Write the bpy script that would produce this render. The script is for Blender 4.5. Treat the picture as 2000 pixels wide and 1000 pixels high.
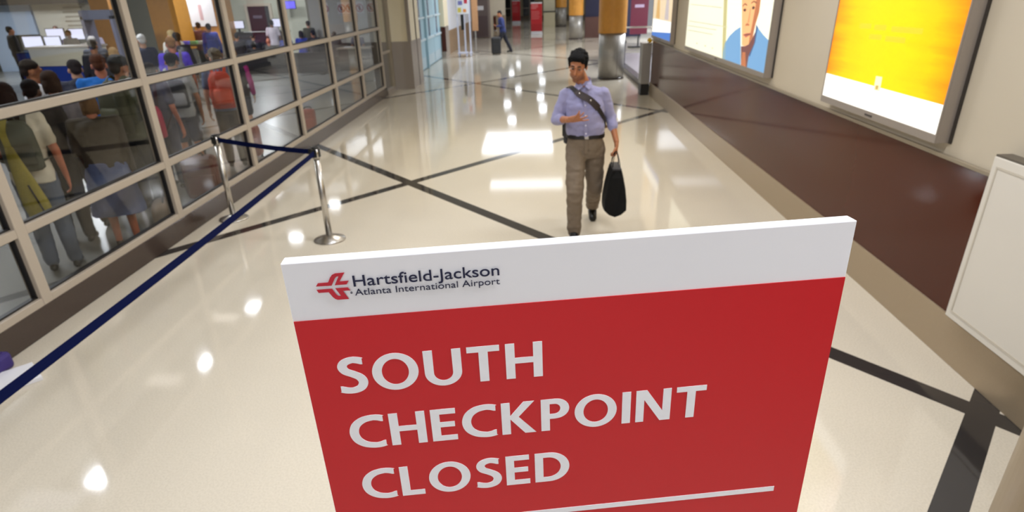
import bpy, bmesh, math, random
from mathutils import Vector, Matrix, Euler, noise
random.seed(7)
PI = math.pi
for o in list(bpy.data.objects):
    bpy.data.objects.remove(o)
SC = bpy.context.scene
COL = SC.collection
V = Vector

def S(r, g, b):
    f = lambda c: (c / 255 / 12.92) if c / 255 <= .04045 else ((c / 255 + .055) / 1.055) ** 2.4
    return (f(r), f(g), f(b), 1.0)

# ------------------------------------------------------------------ camera
F_PX, CY, YAW, PITCH, ROLL = 1237.3986, 616.8596, -0.0457, 0.4701, -0.0296
EYE = V((0, 0, 2.3))
cam = bpy.data.cameras.new('camera'); cam_o = bpy.data.objects.new('camera', cam); COL.objects.link(cam_o)
fw = V((math.sin(YAW) * math.cos(PITCH), math.cos(YAW) * math.cos(PITCH), -math.sin(PITCH)))
r_ = fw.cross(V((0, 0, 1))).normalized(); u_ = r_.cross(fw)
r2 = r_ * math.cos(ROLL) + u_ * math.sin(ROLL); u2 = -r_ * math.sin(ROLL) + u_ * math.cos(ROLL)
cam_o.matrix_world = Matrix(((r2.x, u2.x, -fw.x, EYE.x), (r2.y, u2.y, -fw.y, EYE.y), (r2.z, u2.z, -fw.z, EYE.z), (0, 0, 0, 1)))
cam.sensor_fit = 'HORIZONTAL'; cam.sensor_width = 36.0
cam.lens = F_PX / 2000 * 36.0
cam.shift_y = (CY - 500) / 2000
cam.clip_start = 0.05; cam.clip_end = 300
cam.dof.use_dof = True; cam.dof.focus_distance = 0.86; cam.dof.aperture_fstop = 8.0
SC.camera = cam_o

# ------------------------------------------------------------------ world, exposure, lights
w = bpy.data.worlds.new('world'); SC.world = w; w.use_nodes = True
w.node_tree.nodes['Background'].inputs[0].default_value = (.92, .95, 1.0, 1)
w.node_tree.nodes['Background'].inputs[1].default_value = 0.30
SC.view_settings.view_transform = 'Standard'; SC.view_settings.look = 'None'
SC.view_settings.gamma = 1.0; SC.view_settings.use_curve_mapping = False
SC.view_settings.exposure = 0.0

CEIL = 3.6
CEILING_LIGHTS = []          # x, y, size x, size y, watts, colour; real lamps and added fills
WARM = (1.0, .92, .82); COOL = (.86, .91, 1.0); NEUT = (.89, .92, 1.0)
def clight(x, y, sx, sy, p, c=NEUT):
    CEILING_LIGHTS.append((x, y, sx, sy))
    l = bpy.data.lights.new('ceiling_or_fill_lamp', 'AREA'); l.shape = 'RECTANGLE'; l.size = sx; l.size_y = sy
    l.energy = p; l.color = c
    o = bpy.data.objects.new('ceiling_or_fill_lamp', l); o.location = (x, y, CEIL - .012); COL.objects.link(o)
for y in (-2.2, 0.6, 3.2, 6.2):
    clight(-1.3, y, .9, .45, 46); clight(1.4, y, .9, .45, 46)
for y in (9.2, 11.6):
    clight(-1.3, y, .6, .35, 32, WARM); clight(1.2, y, .6, .35, 32, WARM)
clight(-.35, 21.6, 2.5, 1.1, 30, COOL)
clight(-.8, 28.6, 3.0, 4.0, 210, COOL)
for x, y in ((5.5, 21.5), (6.6, 26), (6.6, 35), (6.8, 44)):  # unseen fill lamps, added to brighten the far floor and left wall
    clight(x, y, .7, .7, 400, COOL)
clight(5.8, 30.1, 1.7, 1.9, 24, COOL)
for x, y in ((4.0, 22.4), (3.6, 19.9), (-1.25, 34), (.4, 37.5), (-1.7, 39.5), (.3, 42), (-1.2, 46), (.5, 50), (-2, 56), (.4, 58), (-1.6, 63), (1.5, 66), (5, 42), (4.5, 52)):
    clight(x, y, .4, .5, 18, COOL)
for x, y in ((-6.1, 6.7), (-6.0, 9.8), (-6.1, 12.1), (-6.7, 16.5), (-6.5, 19.6)):
    clight(x, y, .34, .34, 48 if y < 12 else 20, COOL)
for x, y in ((-9.4, 30), (-12, 29.5), (-9.5, 9), (-9.5, 14), (-12.5, 17), (-12.5, 24), (-17, 24), (-20.5, 23), (-9.5, 22)):  # the one farthest left is an unseen fill added for the pale blue panel
    clight(x, y, .6, .6, 150, COOL)

# ------------------------------------------------------------------ materials
MATS = {}
def mat(name, col, rough=.5, metal=0.0, spec=.5, nz=None, bump=None, emit=None, coat=0.0, sheen=0.0):
    if name in MATS: return MATS[name]
    m = bpy.data.materials.new(name); m.use_nodes = True
    nt = m.node_tree; b = nt.nodes['Principled BSDF']
    b.inputs['Base Color'].default_value = col; b.inputs['Roughness'].default_value = rough
    b.inputs['Metallic'].default_value = metal; b.inputs['Specular IOR Level'].default_value = spec
    b.inputs['Coat Weight'].default_value = coat
    if sheen: b.inputs['Sheen Weight'].default_value = sheen
    tc = nt.nodes.new('ShaderNodeTexCoord')
    if nz is None: nz = (60, .06)
    n = nt.nodes.new('ShaderNodeTexNoise'); n.inputs['Scale'].default_value = nz[0]; n.inputs['Detail'].default_value = 4
    nt.links.new(tc.outputs['Object'], n.inputs['Vector'])
    mx = nt.nodes.new('ShaderNodeMix'); mx.data_type = 'RGBA'
    d = nz[1]
    mx.inputs[6].default_value = tuple(c * (1 - d) for c in col[:3]) + (1,)
    mx.inputs[7].default_value = tuple(min(1, c * (1 + d)) for c in col[:3]) + (1,)
    nt.links.new(n.outputs['Fac'], mx.inputs[0]); nt.links.new(mx.outputs[2], b.inputs['Base Color'])
    if bump:
        n2 = nt.nodes.new('ShaderNodeTexNoise'); n2.inputs['Scale'].default_value = bump[0]
        nt.links.new(tc.outputs['Object'], n2.inputs['Vector'])
        bp = nt.nodes.new('ShaderNodeBump'); bp.inputs['Strength'].default_value = bump[1]; bp.inputs['Distance'].default_value = .004
        nt.links.new(n2.outputs['Fac'], bp.inputs['Height']); nt.links.new(bp.outputs['Normal'], b.inputs['Normal'])
    if emit:
        b.inputs['Emission Color'].default_value = emit[0]; b.inputs['Emission Strength'].default_value = emit[1]
    MATS[name] = m
    return m

def floor_mat(name, base, k=1.0, rough=.065):
    """polished terrazzo with the crossing dark inlaid strips"""
    m = bpy.data.materials.new(name); m.use_nodes = True; nt = m.node_tree; L = nt.links
    b = nt.nodes['Principled BSDF']; b.inputs['Specular IOR Level'].default_value = .42
    N = lambda t: nt.nodes.new('ShaderNode' + t)
    tc = N('TexCoord'); sp = N('SeparateXYZ'); L.new(tc.outputs['Object'], sp.inputs[0])
    def M(op, a, c=None, d=None):
        n = N('Math'); n.operation = op
        for i, q in enumerate((a, c, d)):
            if q is None: continue
            if isinstance(q, (int, float)): n.inputs[i].default_value = q
            else: L.new(q, n.inputs[i])
        return n.outputs[0]
    X, Y = sp.outputs[0], sp.outputs[1]
    P = 10.87; SL = 1.236; CN = 1 / math.sqrt(1 + SL * SL)
    def fam(sgn, off, wd):
        e = M('ADD', Y, M('MULTIPLY', X, SL * sgn))
        d = M('PINGPONG', M('ADD', e, -off + P * 40), P / 2)
        return M('LESS_THAN', M('MULTIPLY', d, CN), wd)
    a = fam(1, 8.62 + SL * -1.76, .078)
    c = fam(-1, 8.62 + SL * 1.76, .078)
    dd = M('ABSOLUTE', M('SUBTRACT', Y, 19.9))
    j = M('LESS_THAN', dd, .03)
    st = M('MAXIMUM', a, c)
    n1 = N('TexNoise'); n1.inputs['Scale'].default_value = .9; n1.inputs['Detail'].default_value = 5; L.new(tc.outputs['Object'], n1.inputs[0])
    n2 = N('TexNoise'); n2.inputs['Scale'].default_value = 90; n2.inputs['Detail'].default_value = 3; L.new(tc.outputs['Object'], n2.inputs[0])
    r1 = N('Mix'); r1.data_type = 'RGBA'; L.new(n1.outputs['Fac'], r1.inputs[0])
    r1.inputs[6].default_value = tuple(q * .93 for q in base[:3]) + (1,); r1.inputs[7].default_value = tuple(min(1, q * 1.05) for q in base[:3]) + (1,)
    r2 = N('Mix'); r2.data_type = 'RGBA'; r2.blend_type = 'MULTIPLY'; r2.inputs[0].default_value = .35
    L.new(r1.outputs[2], r2.inputs[6])
    cr = N('ValToRGB'); cr.color_ramp.elements[0].position = .35; cr.color_ramp.elements[0].color = (.72, .7, .66, 1); cr.color_ramp.elements[1].position = .6
    L.new(n2.outputs['Fac'], cr.inputs[0]); L.new(cr.outputs[0], r2.inputs[7])
    r3 = N('Mix'); r3.data_type = 'RGBA'; L.new(M('MULTIPLY', j, .35), r3.inputs[0]); L.new(r2.outputs[2], r3.inputs[6]); r3.inputs[7].default_value = (.1 * k, .09 * k, .08 * k, 1)
    r4 = N('Mix'); r4.data_type = 'RGBA'; L.new(st, r4.inputs[0]); L.new(r3.outputs[2], r4.inputs[6]); r4.inputs[7].default_value = (.036 * k, .032 * k, .03 * k, 1)
    L.new(r4.outputs[2], b.inputs['Base Color'])
    rr = M('ADD', M('MULTIPLY', n1.outputs['Fac'], .05), rough - .025); L.new(rr, b.inputs['Roughness'])
    return m

def glass_mat(name, tint=.88):
    m = bpy.data.materials.new(name); m.use_nodes = True; nt = m.node_tree; L = nt.links
    nt.nodes.remove(nt.nodes['Principled BSDF'])
    t = nt.nodes.new('ShaderNodeBsdfTransparent'); t.inputs[0].default_value = (tint, tint * 1.0, tint * .98, 1)
    g = nt.nodes.new('ShaderNodeBsdfGlossy'); g.inputs['Roughness'].default_value = .01
    f = nt.nodes.new('ShaderNodeFresnel')
    ge = nt.nodes.new('ShaderNodeNewGeometry'); mi = nt.nodes.new('ShaderNodeMix')          # same reflectance from either face of the pane
    mi.inputs[2].default_value = 1.36; mi.inputs[3].default_value = 1 / 1.36
    L.new(ge.outputs['Backfacing'], mi.inputs[0]); L.new(mi.outputs[0], f.inputs[0])
    x = nt.nodes.new('ShaderNodeMixShader'); L.new(f.outputs[0], x.inputs[0]); L.new(t.outputs[0], x.inputs[1]); L.new(g.outputs[0], x.inputs[2])
    L.new(x.outputs[0], nt.nodes['Material Output'].inputs[0])
    return m

def skin_mat(name, col):
    if name in MATS: return MATS[name]
    m = mat(name, col, .48, nz=(35, .08), bump=(220, .15)); nt = m.node_tree
    b = nt.nodes['Principled BSDF']
    src = b.inputs['Base Color'].links[0].from_socket
    at = nt.nodes.new('ShaderNodeAttribute'); at.attribute_name = 'tone'
    mx = nt.nodes.new('ShaderNodeMix'); mx.data_type = 'RGBA'; mx.blend_type = 'MULTIPLY'; mx.inputs[0].default_value = 1
    nt.links.new(src, mx.inputs[6]); nt.links.new(at.outputs['Color'], mx.inputs[7]); nt.links.new(mx.outputs[2], b.inputs['Base Color'])
    return m

def emis(name, col, s):
    return mat(name, tuple(c * .5 for c in col[:3]) + (1,), .35, nz=(4, .02), emit=(col, s))

M_floor = floor_mat('terrazzo_cream', S(218, 209, 191))
M_hall = floor_mat('terrazzo_grey', S(138, 138, 134), .8, .26)
M_wall = mat('wall_paint', S(192, 181, 160), .55, nz=(2.5, .03))
M_maroon = mat('maroon_panel', (.070, .0155, .0075, 1), .085, spec=.25, nz=(1.2, .12))
M_basem = mat('base_metal', S(168, 150, 124), .34, metal=.35, nz=(180, .08))
M_trimtan = mat('ledge_metal', S(160, 148, 128), .35, metal=.4, nz=(90, .05))
M_alu = mat('painted_aluminium', S(178, 166, 150), .42, nz=(120, .04))
M_aludark = mat('frame_gasket', S(24, 22, 24), .5)
M_curb = mat('brown_granite', S(62, 50, 44), .22, nz=(140, .3))
M_granite = mat('pilaster_granite', S(158, 148, 138), .3, nz=(160, .22))
M_cream = mat('cream_panel', S(232, 220, 190), .5, nz=(3, .03))
M_steel = mat('brushed_steel', S(196, 192, 186), .27, metal=1.0, nz=(300, .08))
M_steelgrey = mat('column_steel', S(166, 162, 156), .42, metal=.6, nz=(40, .16))
M_black = mat('black_plastic', S(18, 18, 20), .42)
M_navy = mat('belt_navy', S(3, 14, 60), .9, spec=.1, nz=(400, .25))
M_wood = mat('maple_wood', S(214, 150, 62), .38, nz=(9, .12))
M_white = mat('white_panel', S(232, 232, 236), .45, nz=(5, .015))
M_red = mat('sign_red', S(196, 24, 34), .42, nz=(3, .02))
M_ink = mat('ink_navy', S(22, 26, 60), .5)
M_glass = glass_mat('pane_glass', .885)
M_ceil = mat('ceiling_white', S(225, 222, 214), .8, nz=(2, .03))
M_bluedoor = mat('pale_blue_door', S(158, 190, 204), .4, nz=(6, .05))

# ------------------------------------------------------------------ mesh helpers
ALL = []        # objects linked at the end
def new_obj(name, me, m=None, parent=None, smooth=False):
    o = bpy.data.objects.new(name, me)
    if m is not None:
        for q in (m if isinstance(m, (list, tuple)) else [m]): me.materials.append(q)
    if parent is not None: o.parent = parent
    if smooth and hasattr(me, 'polygons'):
        for p in me.polygons: p.use_smooth = True
    ALL.append(o); return o
def thing(name, label, cat, loc=(0, 0, 0), rotz=0, group=None):
    o = bpy.data.objects.new(name, None); o.empty_display_size = .1; o.location = loc; o.rotation_euler = (0, 0, rotz)
    o['label'] = label; o['category'] = cat
    if group: o['group'] = group
    ALL.append(o); return o
def tag(o, label, cat, group=None):
    o['label'] = label; o['category'] = cat
    if group: o['group'] = group
    return o
def struct(o): o['kind'] = 'structure'; return o
def root(name):
    o = bpy.data.objects.new(name, None); o['kind'] = 'structure'; ALL.append(o); return o

class MB:
    def __init__(s): s.b = bmesh.new()
    def box(s, x0, x1, y0, y1, z0, z1, mi=0, bev=0, T=None):
        vs = [s.b.verts.new((x, y, z)) for x in (x0, x1) for y in (y0, y1) for z in (z0, z1)]
        if T is not None:
            for v in vs: v.co = T @ v.co
        fs = []
        for q in ((0, 1, 3, 2), (4, 6, 7, 5), (0, 4, 5, 1), (2, 3, 7, 6), (0, 2, 6, 4), (1, 5, 7, 3)):
            f = s.b.faces.new([vs[i] for i in q]); f.material_index = mi; fs.append(f)
        if bev:
            es = list({e for f in fs for e in f.edges})
            bmesh.ops.bevel(s.b, geom=es, offset=bev, segments=2, affect='EDGES', profile=.5)
        return s
    def loft(s, rings, cap=True, mi=0, closed=True):
        vr = [[s.b.verts.new(p) for p in r] for r in rings]
        n = len(vr[0])
        for a, c in zip(vr, vr[1:]):
            for i in range(n if closed else n - 1):
                f = s.b.faces.new((a[i], a[(i + 1) % n], c[(i + 1) % n], c[i])); f.material_index = mi
        if cap and closed:
            f = s.b.faces.new(vr[0][::-1]); f.material_index = mi
            f = s.b.faces.new(vr[-1]); f.material_index = mi
        return s
    def lathe(s, prof, n=32, c=(0, 0), mi=0):
        return s.loft([[(c[0] + r * math.cos(2 * PI * i / n), c[1] + r * math.sin(2 * PI * i / n), z) for i in range(n)] for r, z in prof], mi=mi)
    def tube(s, pts, r, n=10, mi=0):
        pts = [V(p) for p in pts]; rings = []
        rr = r if isinstance(r, (list, tuple)) else [r] * len(pts)
        up = V((.13, .2, .97))
        for i, p in enumerate(pts):
            t = (pts[min(i + 1, len(pts) - 1)] - pts[max(i - 1, 0)]).normalized()
            a = t.cross(up)
            if a.length < .05: a = t.cross(V((1, 0, 0)))
            a.normalize(); b = t.cross(a)
            rings.append([p + (a * math.cos(2 * PI * k / n) + b * math.sin(2 * PI * k / n)) * rr[i] for k in range(n)])
        return s.loft(rings, mi=mi)
    def strap(s, pts, nrm, wd, th, mi=0):
        """flat ribbon along pts; nrm = outward normal per point"""
        pts = [V(p) for p in pts]; rings = []
        for i, p in enumerate(pts):
            t = (pts[min(i + 1, len(pts) - 1)] - pts[max(i - 1, 0)]).normalized()
            nn = V(nrm[i] if isinstance(nrm, list) else nrm); nn = (nn - t * nn.dot(t)).normalized()
            a = t.cross(nn).normalized() * (wd[i] if isinstance(wd, (list, tuple)) else wd) / 2; nn = nn * th / 2
            rings.append([p + a + nn, p - a + nn, p - a - nn, p + a - nn])
        return s.loft(rings, mi=mi)
    def prism(s, poly, d, frame, mi=0):
        """poly (u,v) extruded by d along the frame's third axis; frame = (origin, ex, ey, ez)"""
        o, ex, ey, ez = frame
        a = [s.b.verts.new(o + ex * u + ey * v) for u, v in poly]; c = [s.b.verts.new(o + ex * u + ey * v + ez * d) for u, v in poly]
        n = len(poly); fs = [s.b.faces.new(a[::-1]), s.b.faces.new(c)]
        for i in range(n): fs.append(s.b.faces.new((a[i], a[(i + 1) % n], c[(i + 1) % n], c[i])))
        for f in fs: f.material_index = mi
        return s
    def mesh(s, name):
        bmesh.ops.recalc_face_normals(s.b, faces=s.b.faces)
        me = bpy.data.meshes.new(name); s.b.to_mesh(me); s.b.free(); return me
    def build(s, name, m, parent=None, smooth=False):
        return new_obj(name, s.mesh(name), m, parent, smooth)

def boxo(name, m, parent, *a, bev=0, T=None):
    return MB().box(*a, bev=bev, T=T).build(name, m, parent)

def catmull(pts, n=6):
    pts = [V(p) for p in pts]; out = []
    for i in range(len(pts) - 1):
        p0, p1, p2, p3 = pts[max(i - 1, 0)], pts[i], pts[i + 1], pts[min(i + 2, len(pts) - 1)]
        for k in range(n):
            t = k / n
            out.append(.5 * ((2 * p1) + (p2 - p0) * t + (2 * p0 - 5 * p1 + 4 * p2 - p3) * t * t + (3 * p1 - p0 - 3 * p2 + p3) * t ** 3))
    out.append(pts[-1]); return out

# ---- organic surfaces: overlapping primitives fused into one continuous skin
def cap(b, p0, r0, p1, r1, n=14):
    p0, p1 = V(p0), V(p1); ax = p1 - p0; L = ax.length
    t = ax / L if L > 1e-6 else V((0, 0, 1))
    a = t.cross(V((.3, .9, .1)));
    if a.length < .1: a = t.cross(V((1, 0, 0)))
    a.normalize(); c = t.cross(a)
    prof = [(p0 - t * r0 * math.cos(q), r0 * math.sin(q)) for q in (.25, .6, 1.0, 1.35)] + [(p0, r0)]
    for k in (.25, .5, .75): prof.append((p0.lerp(p1, k), r0 + (r1 - r0) * k))
    prof += [(p1, r1)] + [(p1 + t * r1 * math.cos(q), r1 * math.sin(q)) for q in (1.35, 1.0, .6, .25)]
    b.loft([[p + (a * math.cos(2 * PI * i / n) + c * math.sin(2 * PI * i / n)) * r for i in range(n)] for p, r in prof])
def ell(b, c, r, R=None, n=18):
    c = V(c); rings = []
    for j in range(1, 11):
        q = PI * j / 11
        ring = []
        for i in range(n):
            p = V((r[0] * math.sin(q) * math.cos(2 * PI * i / n), r[1] * math.sin(q) * math.sin(2 * PI * i / n), -r[2] * math.cos(q)))
            if R is not None: p = R @ p
            ring.append(c + p)
        rings.append(ring)
    b.loft(rings)
def sect(c, hw, hd, ex=(1, 0, 0), ey=(0, 1, 0), n=22, e=2.4):
    c, ex, ey = V(c), V(ex), V(ey); out = []
    for i in range(n):
        a = 2 * PI * i / n; ca, sa = math.cos(a), math.sin(a)
        out.append(c + ex * hw * math.copysign(abs(ca) ** (2 / e), ca) + ey * hd * math.copysign(abs(sa) ** (2 / e), sa))
    return out
def blob(name, b, m, parent, vox=.012, smooth=4, wr=None, zmin=None, post=None, off=V((0, 0, 0))):
    me = b.mesh(name) if isinstance(b, MB) else b
    me.transform(Matrix.Translation(-off))
    o = bpy.data.objects.new(name, me); COL.objects.link(o)
    r = o.modifiers.new('r', 'REMESH'); r.mode = 'VOXEL'; r.voxel_size = vox
    if smooth:
        q = o.modifiers.new('s', 'SMOOTH'); q.factor = .5; q.iterations = smooth
    dg = bpy.context.evaluated_depsgraph_get()
    me2 = bpy.data.meshes.new_from_object(o.evaluated_get(dg)); me2.name = name
    bpy.data.objects.remove(o); bpy.data.meshes.remove(me)
    if wr:
        amp, sc = wr
        for v in me2.vertices:
            p = v.co
            d = noise.noise(V((p.x * sc, p.y * sc, p.z * sc * 1.6))) + .5 * noise.noise(V((p.x * sc * 2.3 + 5, p.y * sc * 2.3, p.z * sc * 3.1)))
            v.co = p + v.normal * amp * d
    if zmin is not None:
        for v in me2.vertices:
            if v.co.z < zmin: v.co.z = zmin
    me2.materials.clear()
    if post: post(me2)
    return new_obj(name, me2, m, parent, True)
def tone(me, fn=None):
    at = me.color_attributes.new('tone', 'FLOAT_COLOR', 'POINT')
    for i, v in enumerate(me.vertices):
        at.data[i].color = fn(v.co) if fn else (1, 1, 1, 1)

def hand(b, w, d, n, side, curl=.35, spread=.0, k=1.0, thumb=None, curls=None):
    """palm + four bent fingers + thumb. w wrist, d direction, n palm normal, side +1/-1 thumb side along d x n"""
    w, d, n = V(w), V(d).normalized(), V(n); n = (n - d * n.dot(d)).normalized(); s = d.cross(n).normalized() * side
    for q in (-.026, -.009, .009, .026):
        cap(b, w + s * q * .7 * k, .017 * k, w + d * .078 * k + s * q * k, .0135 * k, 10)
    cap(b, w - d * .03 * k, .024 * k, w + d * .02 * k, .021 * k, 10)
    for i, (q, L) in enumerate(((.030, .072), (.010, .082), (-.010, .076), (-.029, .060))):
        p = w + d * .084 * k + s * q * k; a = (curls[i] if curls else curl) * .6; dd = d + s * spread * (1.5 - i)
        dd.normalize(); seg = [L * .45, L * .32, L * .27]; r = .0092 * k
        for j, l in enumerate(seg):
            di = (dd * math.cos(a) + n * math.sin(a)).normalized(); p2 = p + di * l * k
            cap(b, p, r, p2, r * .93, 8); p = p2; r *= .92; a += (curls[i] if curls else curl)
    td = V(thumb) if thumb is not None else (d * .62 + s * .72 + n * .30)
    td.normalize(); p = w + d * .022 * k + s * .024 * k
    p2 = p + td * .042 * k; cap(b, p, .0135 * k, p2, .0115 * k, 8)
    td2 = (td + d * .35 + n * .1).normalized(); cap(b, p2, .0112 * k, p2 + td2 * .034 * k, .0095 * k, 8)

def head_parts(b, c, R, k=1.0, female=False):
    """skull, jaw, nose, lips, ears around c; R turns the head (face looks along -Y of R)"""
    T = lambda x, y, z: V(c) + R @ (V((x, y, z)) * k)
    E = lambda x, y, z, r: ell(b, T(x, y, z), [q * k for q in r], R)
    E(0, .016, .034, (.075, .095, .092)); E(0, -.03, -.042, (.058, .060, .084)); E(0, -.066, -.102, (.030, .024, .023))
    for s in (-1, 1):
        E(.041 * s, -.014, -.074, (.024, .036, .030)); E(.041 * s, -.064, -.014, (.021, .02, .018)); E(.078 * s, .012, -.006, (.010, .021, .032))
        E(.012 * s, -.101, -.030, (.0095, .010, .008))
        cap(b, T(.012 * s, -.087, .030), .011 * k, T(.046 * s, -.074, .027), .012 * k, 8)
    cap(b, T(0, -.092, .016), .0085 * k, T(0, -.114, -.022), .0125 * k, 8)
    cap(b, T(-.018, -.091, -.058), .0075 * k, T(.018, -.091, -.058), .0075 * k, 8)
    cap(b, T(-.015, -.091, -.071), .0085 * k, T(.015, -.091, -.071), .0085 * k, 8)
def face_bits(root_, c, R, k=1.0, brow=None, lid=None, off=V((0, 0, 0))):
    T = lambda x, y, z: V(c) + R @ (V((x, y, z)) * k) - off
    for s in (-1, 1):
        b = MB(); ell(b, T(.032 * s, -.079, .010), (.0135 * k, .0090 * k, .0058 * k), R, 12)
        e = b.build('eye', mat('eye_white', S(140, 126, 114), .35), root_, True)
        b = MB(); ell(b, T(.031 * s, -.0860, .0085), (.0075 * k, .004 * k, .0050 * k), R, 10); b.build('iris', mat('iris_dark', S(30, 20, 14), .2), e, True)
        b = MB(); pts = [T((.012 + .009 * i) * s, -.0995 + .0022 * i + .0005 * i * i, .033 + (.004, .006, .007, .006, .002)[i]) for i in range(5)]
        b.tube(pts, [.003 * k, .0048 * k, .0052 * k, .0042 * k, .0022 * k], 8); b.build('eyebrow', brow or mat('brow_dark', S(26, 18, 14), .7), root_, True)

def glyph_obj(name, loops, frame, m, parent, depth=.0006):
    """2-D loops (with holes) filled and extruded onto a frame"""
    cu = bpy.data.curves.new(name, 'CURVE'); cu.dimensions = '2D'; cu.fill_mode = 'BOTH'; cu.extrude = depth / 2
    for lp in loops:
        sp = cu.splines.new('POLY'); sp.points.add(len(lp) - 1); sp.use_cyclic_u = True
        for p, q in zip(sp.points, lp): p.co = (q[0], q[1], 0, 1)
    return curve_mesh(name, cu, frame, m, parent)
def curve_mesh(name, cu, frame, m, parent):
    o = bpy.data.objects.new(name, cu); COL.objects.link(o)
    dg = bpy.context.evaluated_depsgraph_get()
    me = bpy.data.meshes.new_from_object(o.evaluated_get(dg)); me.name = name
    bpy.data.objects.remove(o); bpy.data.curves.remove(cu)
    O, ex, ey, ez = frame
    me.transform(Matrix(((ex.x, ey.x, ez.x, O.x), (ex.y, ey.y, ez.y, O.y), (ex.z, ey.z, ez.z, O.z), (0, 0, 0, 1))))
    me.materials.clear()
    return new_obj(name, me, m, parent)
def text_obj(name, s, u0, u1, v_base, cap_h, frame, m, parent, bold=0.0):
    cu = bpy.data.curves.new(name, 'FONT'); cu.body = s; cu.size = 1; cu.extrude = .0004; cu.offset = bold; cu.fill_mode = 'BOTH'
    o = bpy.data.objects.new(name, cu); COL.objects.link(o)
    dg = bpy.context.evaluated_depsgraph_get()
    me = bpy.data.meshes.new_from_object(o.evaluated_get(dg)); bpy.data.objects.remove(o); bpy.data.curves.remove(cu)
    xs = [v.co.x for v in me.vertices]; x0, x1 = min(xs), max(xs)
    sx = (u1 - u0) / (x1 - x0); sy = cap_h / .729
    O, ex, ey, ez = frame
    for v in me.vertices:
        v.co = O + ex * (u0 + (v.co.x - x0) * sx) + ey * (v_base + v.co.y * sy) + ez * v.co.z
    me.materials.clear()
    return new_obj(name, me, m, parent)

XL, XR = -3.876, 2.765
# ================================================================== SETTING
fl = MB(); fl.box(XL, 8.0, -5, 75, -.1, 0); struct(fl.build('floor', M_floor))
fl = MB(); fl.box(-26, XL, -5, 75, -.1, 0); struct(fl.build('floor_security', M_hall))
c = MB(); c.box(-26, 8.0, -5, 75, CEIL, CEIL + .1); ceil = struct(c.build('ceiling', M_ceil))
for x, y, sx, sy in CEILING_LIGHTS:
    b = MB(); t = .03
    for q in ((x - sx / 2 - t, x - sx / 2, y - sy / 2 - t, y + sy / 2 + t), (x + sx / 2, x + sx / 2 + t, y - sy / 2 - t, y + sy / 2 + t), (x - sx / 2, x + sx / 2, y - sy / 2 - t, y - sy / 2), (x - sx / 2, x + sx / 2, y + sy / 2, y + sy / 2 + t)):
        b.box(*q, CEIL - .02, CEIL)
    b.build('light_trim', M_alu, ceil)

# right wall: paint above, glossy maroon wainscot, metal base
YE = 16.35
rw = root('wall_right')
boxo('upper_wall', M_wall, rw, XR, XR + .2, -5, YE, 1.235, CEIL)
boxo('wainscot', M_maroon, rw, XR, XR + .2, -5, YE, .3, 1.235)
boxo('wainscot_ledge', M_trimtan, rw, XR - .03, XR, -5, YE, 1.235, 1.262, bev=.004)
bb = struct(boxo('baseboard_right', M_basem, None, XR - .012, XR + .2, -5, YE, 0, .303, bev=.004))

# glazed wall on the left: granite kerb + seven bays
ct = struct(boxo('baseboard_left', M_curb, None, XL - .16, XL, -3, 17.33, 0, .21, bev=.004))
ys = [4.416 + 2.129 * i for i in range(-3, 7)]
Z = [.21, .80, 1.62, 2.44, 3.26, CEIL]
for i in range(len(ys) - 1):
    wn = root('window_%d' % (i + 1)); y0, y1 = ys[i], ys[i + 1]; big = .055 if (i % 3 == 0) else .04
    hb = .052
    b = MB(); b.box(XL - .10, XL, y0 - hb, y0 + hb, .21, CEIL, bev=.006); b.build('mullion', M_alu, wn)
    if i == len(ys) - 2:
        b = MB(); b.box(XL - .10, XL, y1 - hb, y1 + hb, .21, CEIL, bev=.006); b.build('mullion', M_alu, wn)
    for k, z in enumerate(Z):
        b = MB(); z0, z1 = (z, z + .062) if k == 0 else (z - .034, z + .034)
        b.box(XL - .10, XL - .002, y0 + hb, y1 - hb, z0, min(z1, CEIL), bev=.005); b.build('rail', M_alu, wn)
    for k in range(len(Z) - 1):
        za = Z[k] + (.062 if k == 0 else .034); zb = Z[k + 1] - .034
        g = MB(); g.box(XL - .058, XL - .05, y0 + hb, y1 - hb, za, zb); p = g.build('pane', M_glass, wn)
        b = MB()
        for q in ((y0 + hb, y0 + hb + .014, za, zb), (y1 - hb - .014, y1 - hb, za, zb), (y0 + hb, y1 - hb, za, za + .014), (y0 + hb, y1 - hb, zb - .014, zb)):
            b.box(XL - .075, XL - .035, *q)
        b.build('gasket', M_aludark, p)

# end of the glazing: narrow side light, pilaster
wn = root('window_10')
for y in (18.3,):
    boxo('mullion', M_trimtan, wn, XL - .1, XL + .02, y - .06, y + .06, .12, CEIL)
boxo('rail', M_alu, wn, XL - .08, XL - .01, 17.39, 18.24, 1.0, 1.05)
boxo('threshold', M_granite, wn, XL - .1, XL + .02, 17.34, 18.36, 0, .12)
boxo('pane', M_glass, wn, XL - .05, XL - .042, 17.39, 18.24, .12, CEIL)
wl = root('wall_left')
boxo('pilaster_base', M_granite, wl, -4.2, -3.38, 18.62, 20.25, 0, 1.22)
boxo('pilaster_panel', M_cream, wl, -4.2, -3.395, 18.635, 20.235, 1.22, CEIL)
boxo('pilaster_joint', M_curb, wl, -3.385, -3.372, 19.52, 19.58, 0, CEIL)
boxo('pilaster_corner', M_granite, wl, -3.46, -3.37, 18.605, 18.66, 1.22, CEIL)
boxo('far_wall_panel', M_cream, wl, -4.3, -3.70, 28.3, 29.6, 1.18, CEIL)
boxo('far_wall_base', M_granite, wl, -4.3, -3.70, 28.3, 29.6, 0, 1.18)
boxo('maroon_inset', M_maroon, wl, -3.85, -3.67, 28.27, 28.30, .24, 1.16)
boxo('recess_wall', mat('pale_wall', S(214, 216, 224), .5), wl, -4.4, -3.75, 29.6, 41, .95, CEIL)
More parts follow.
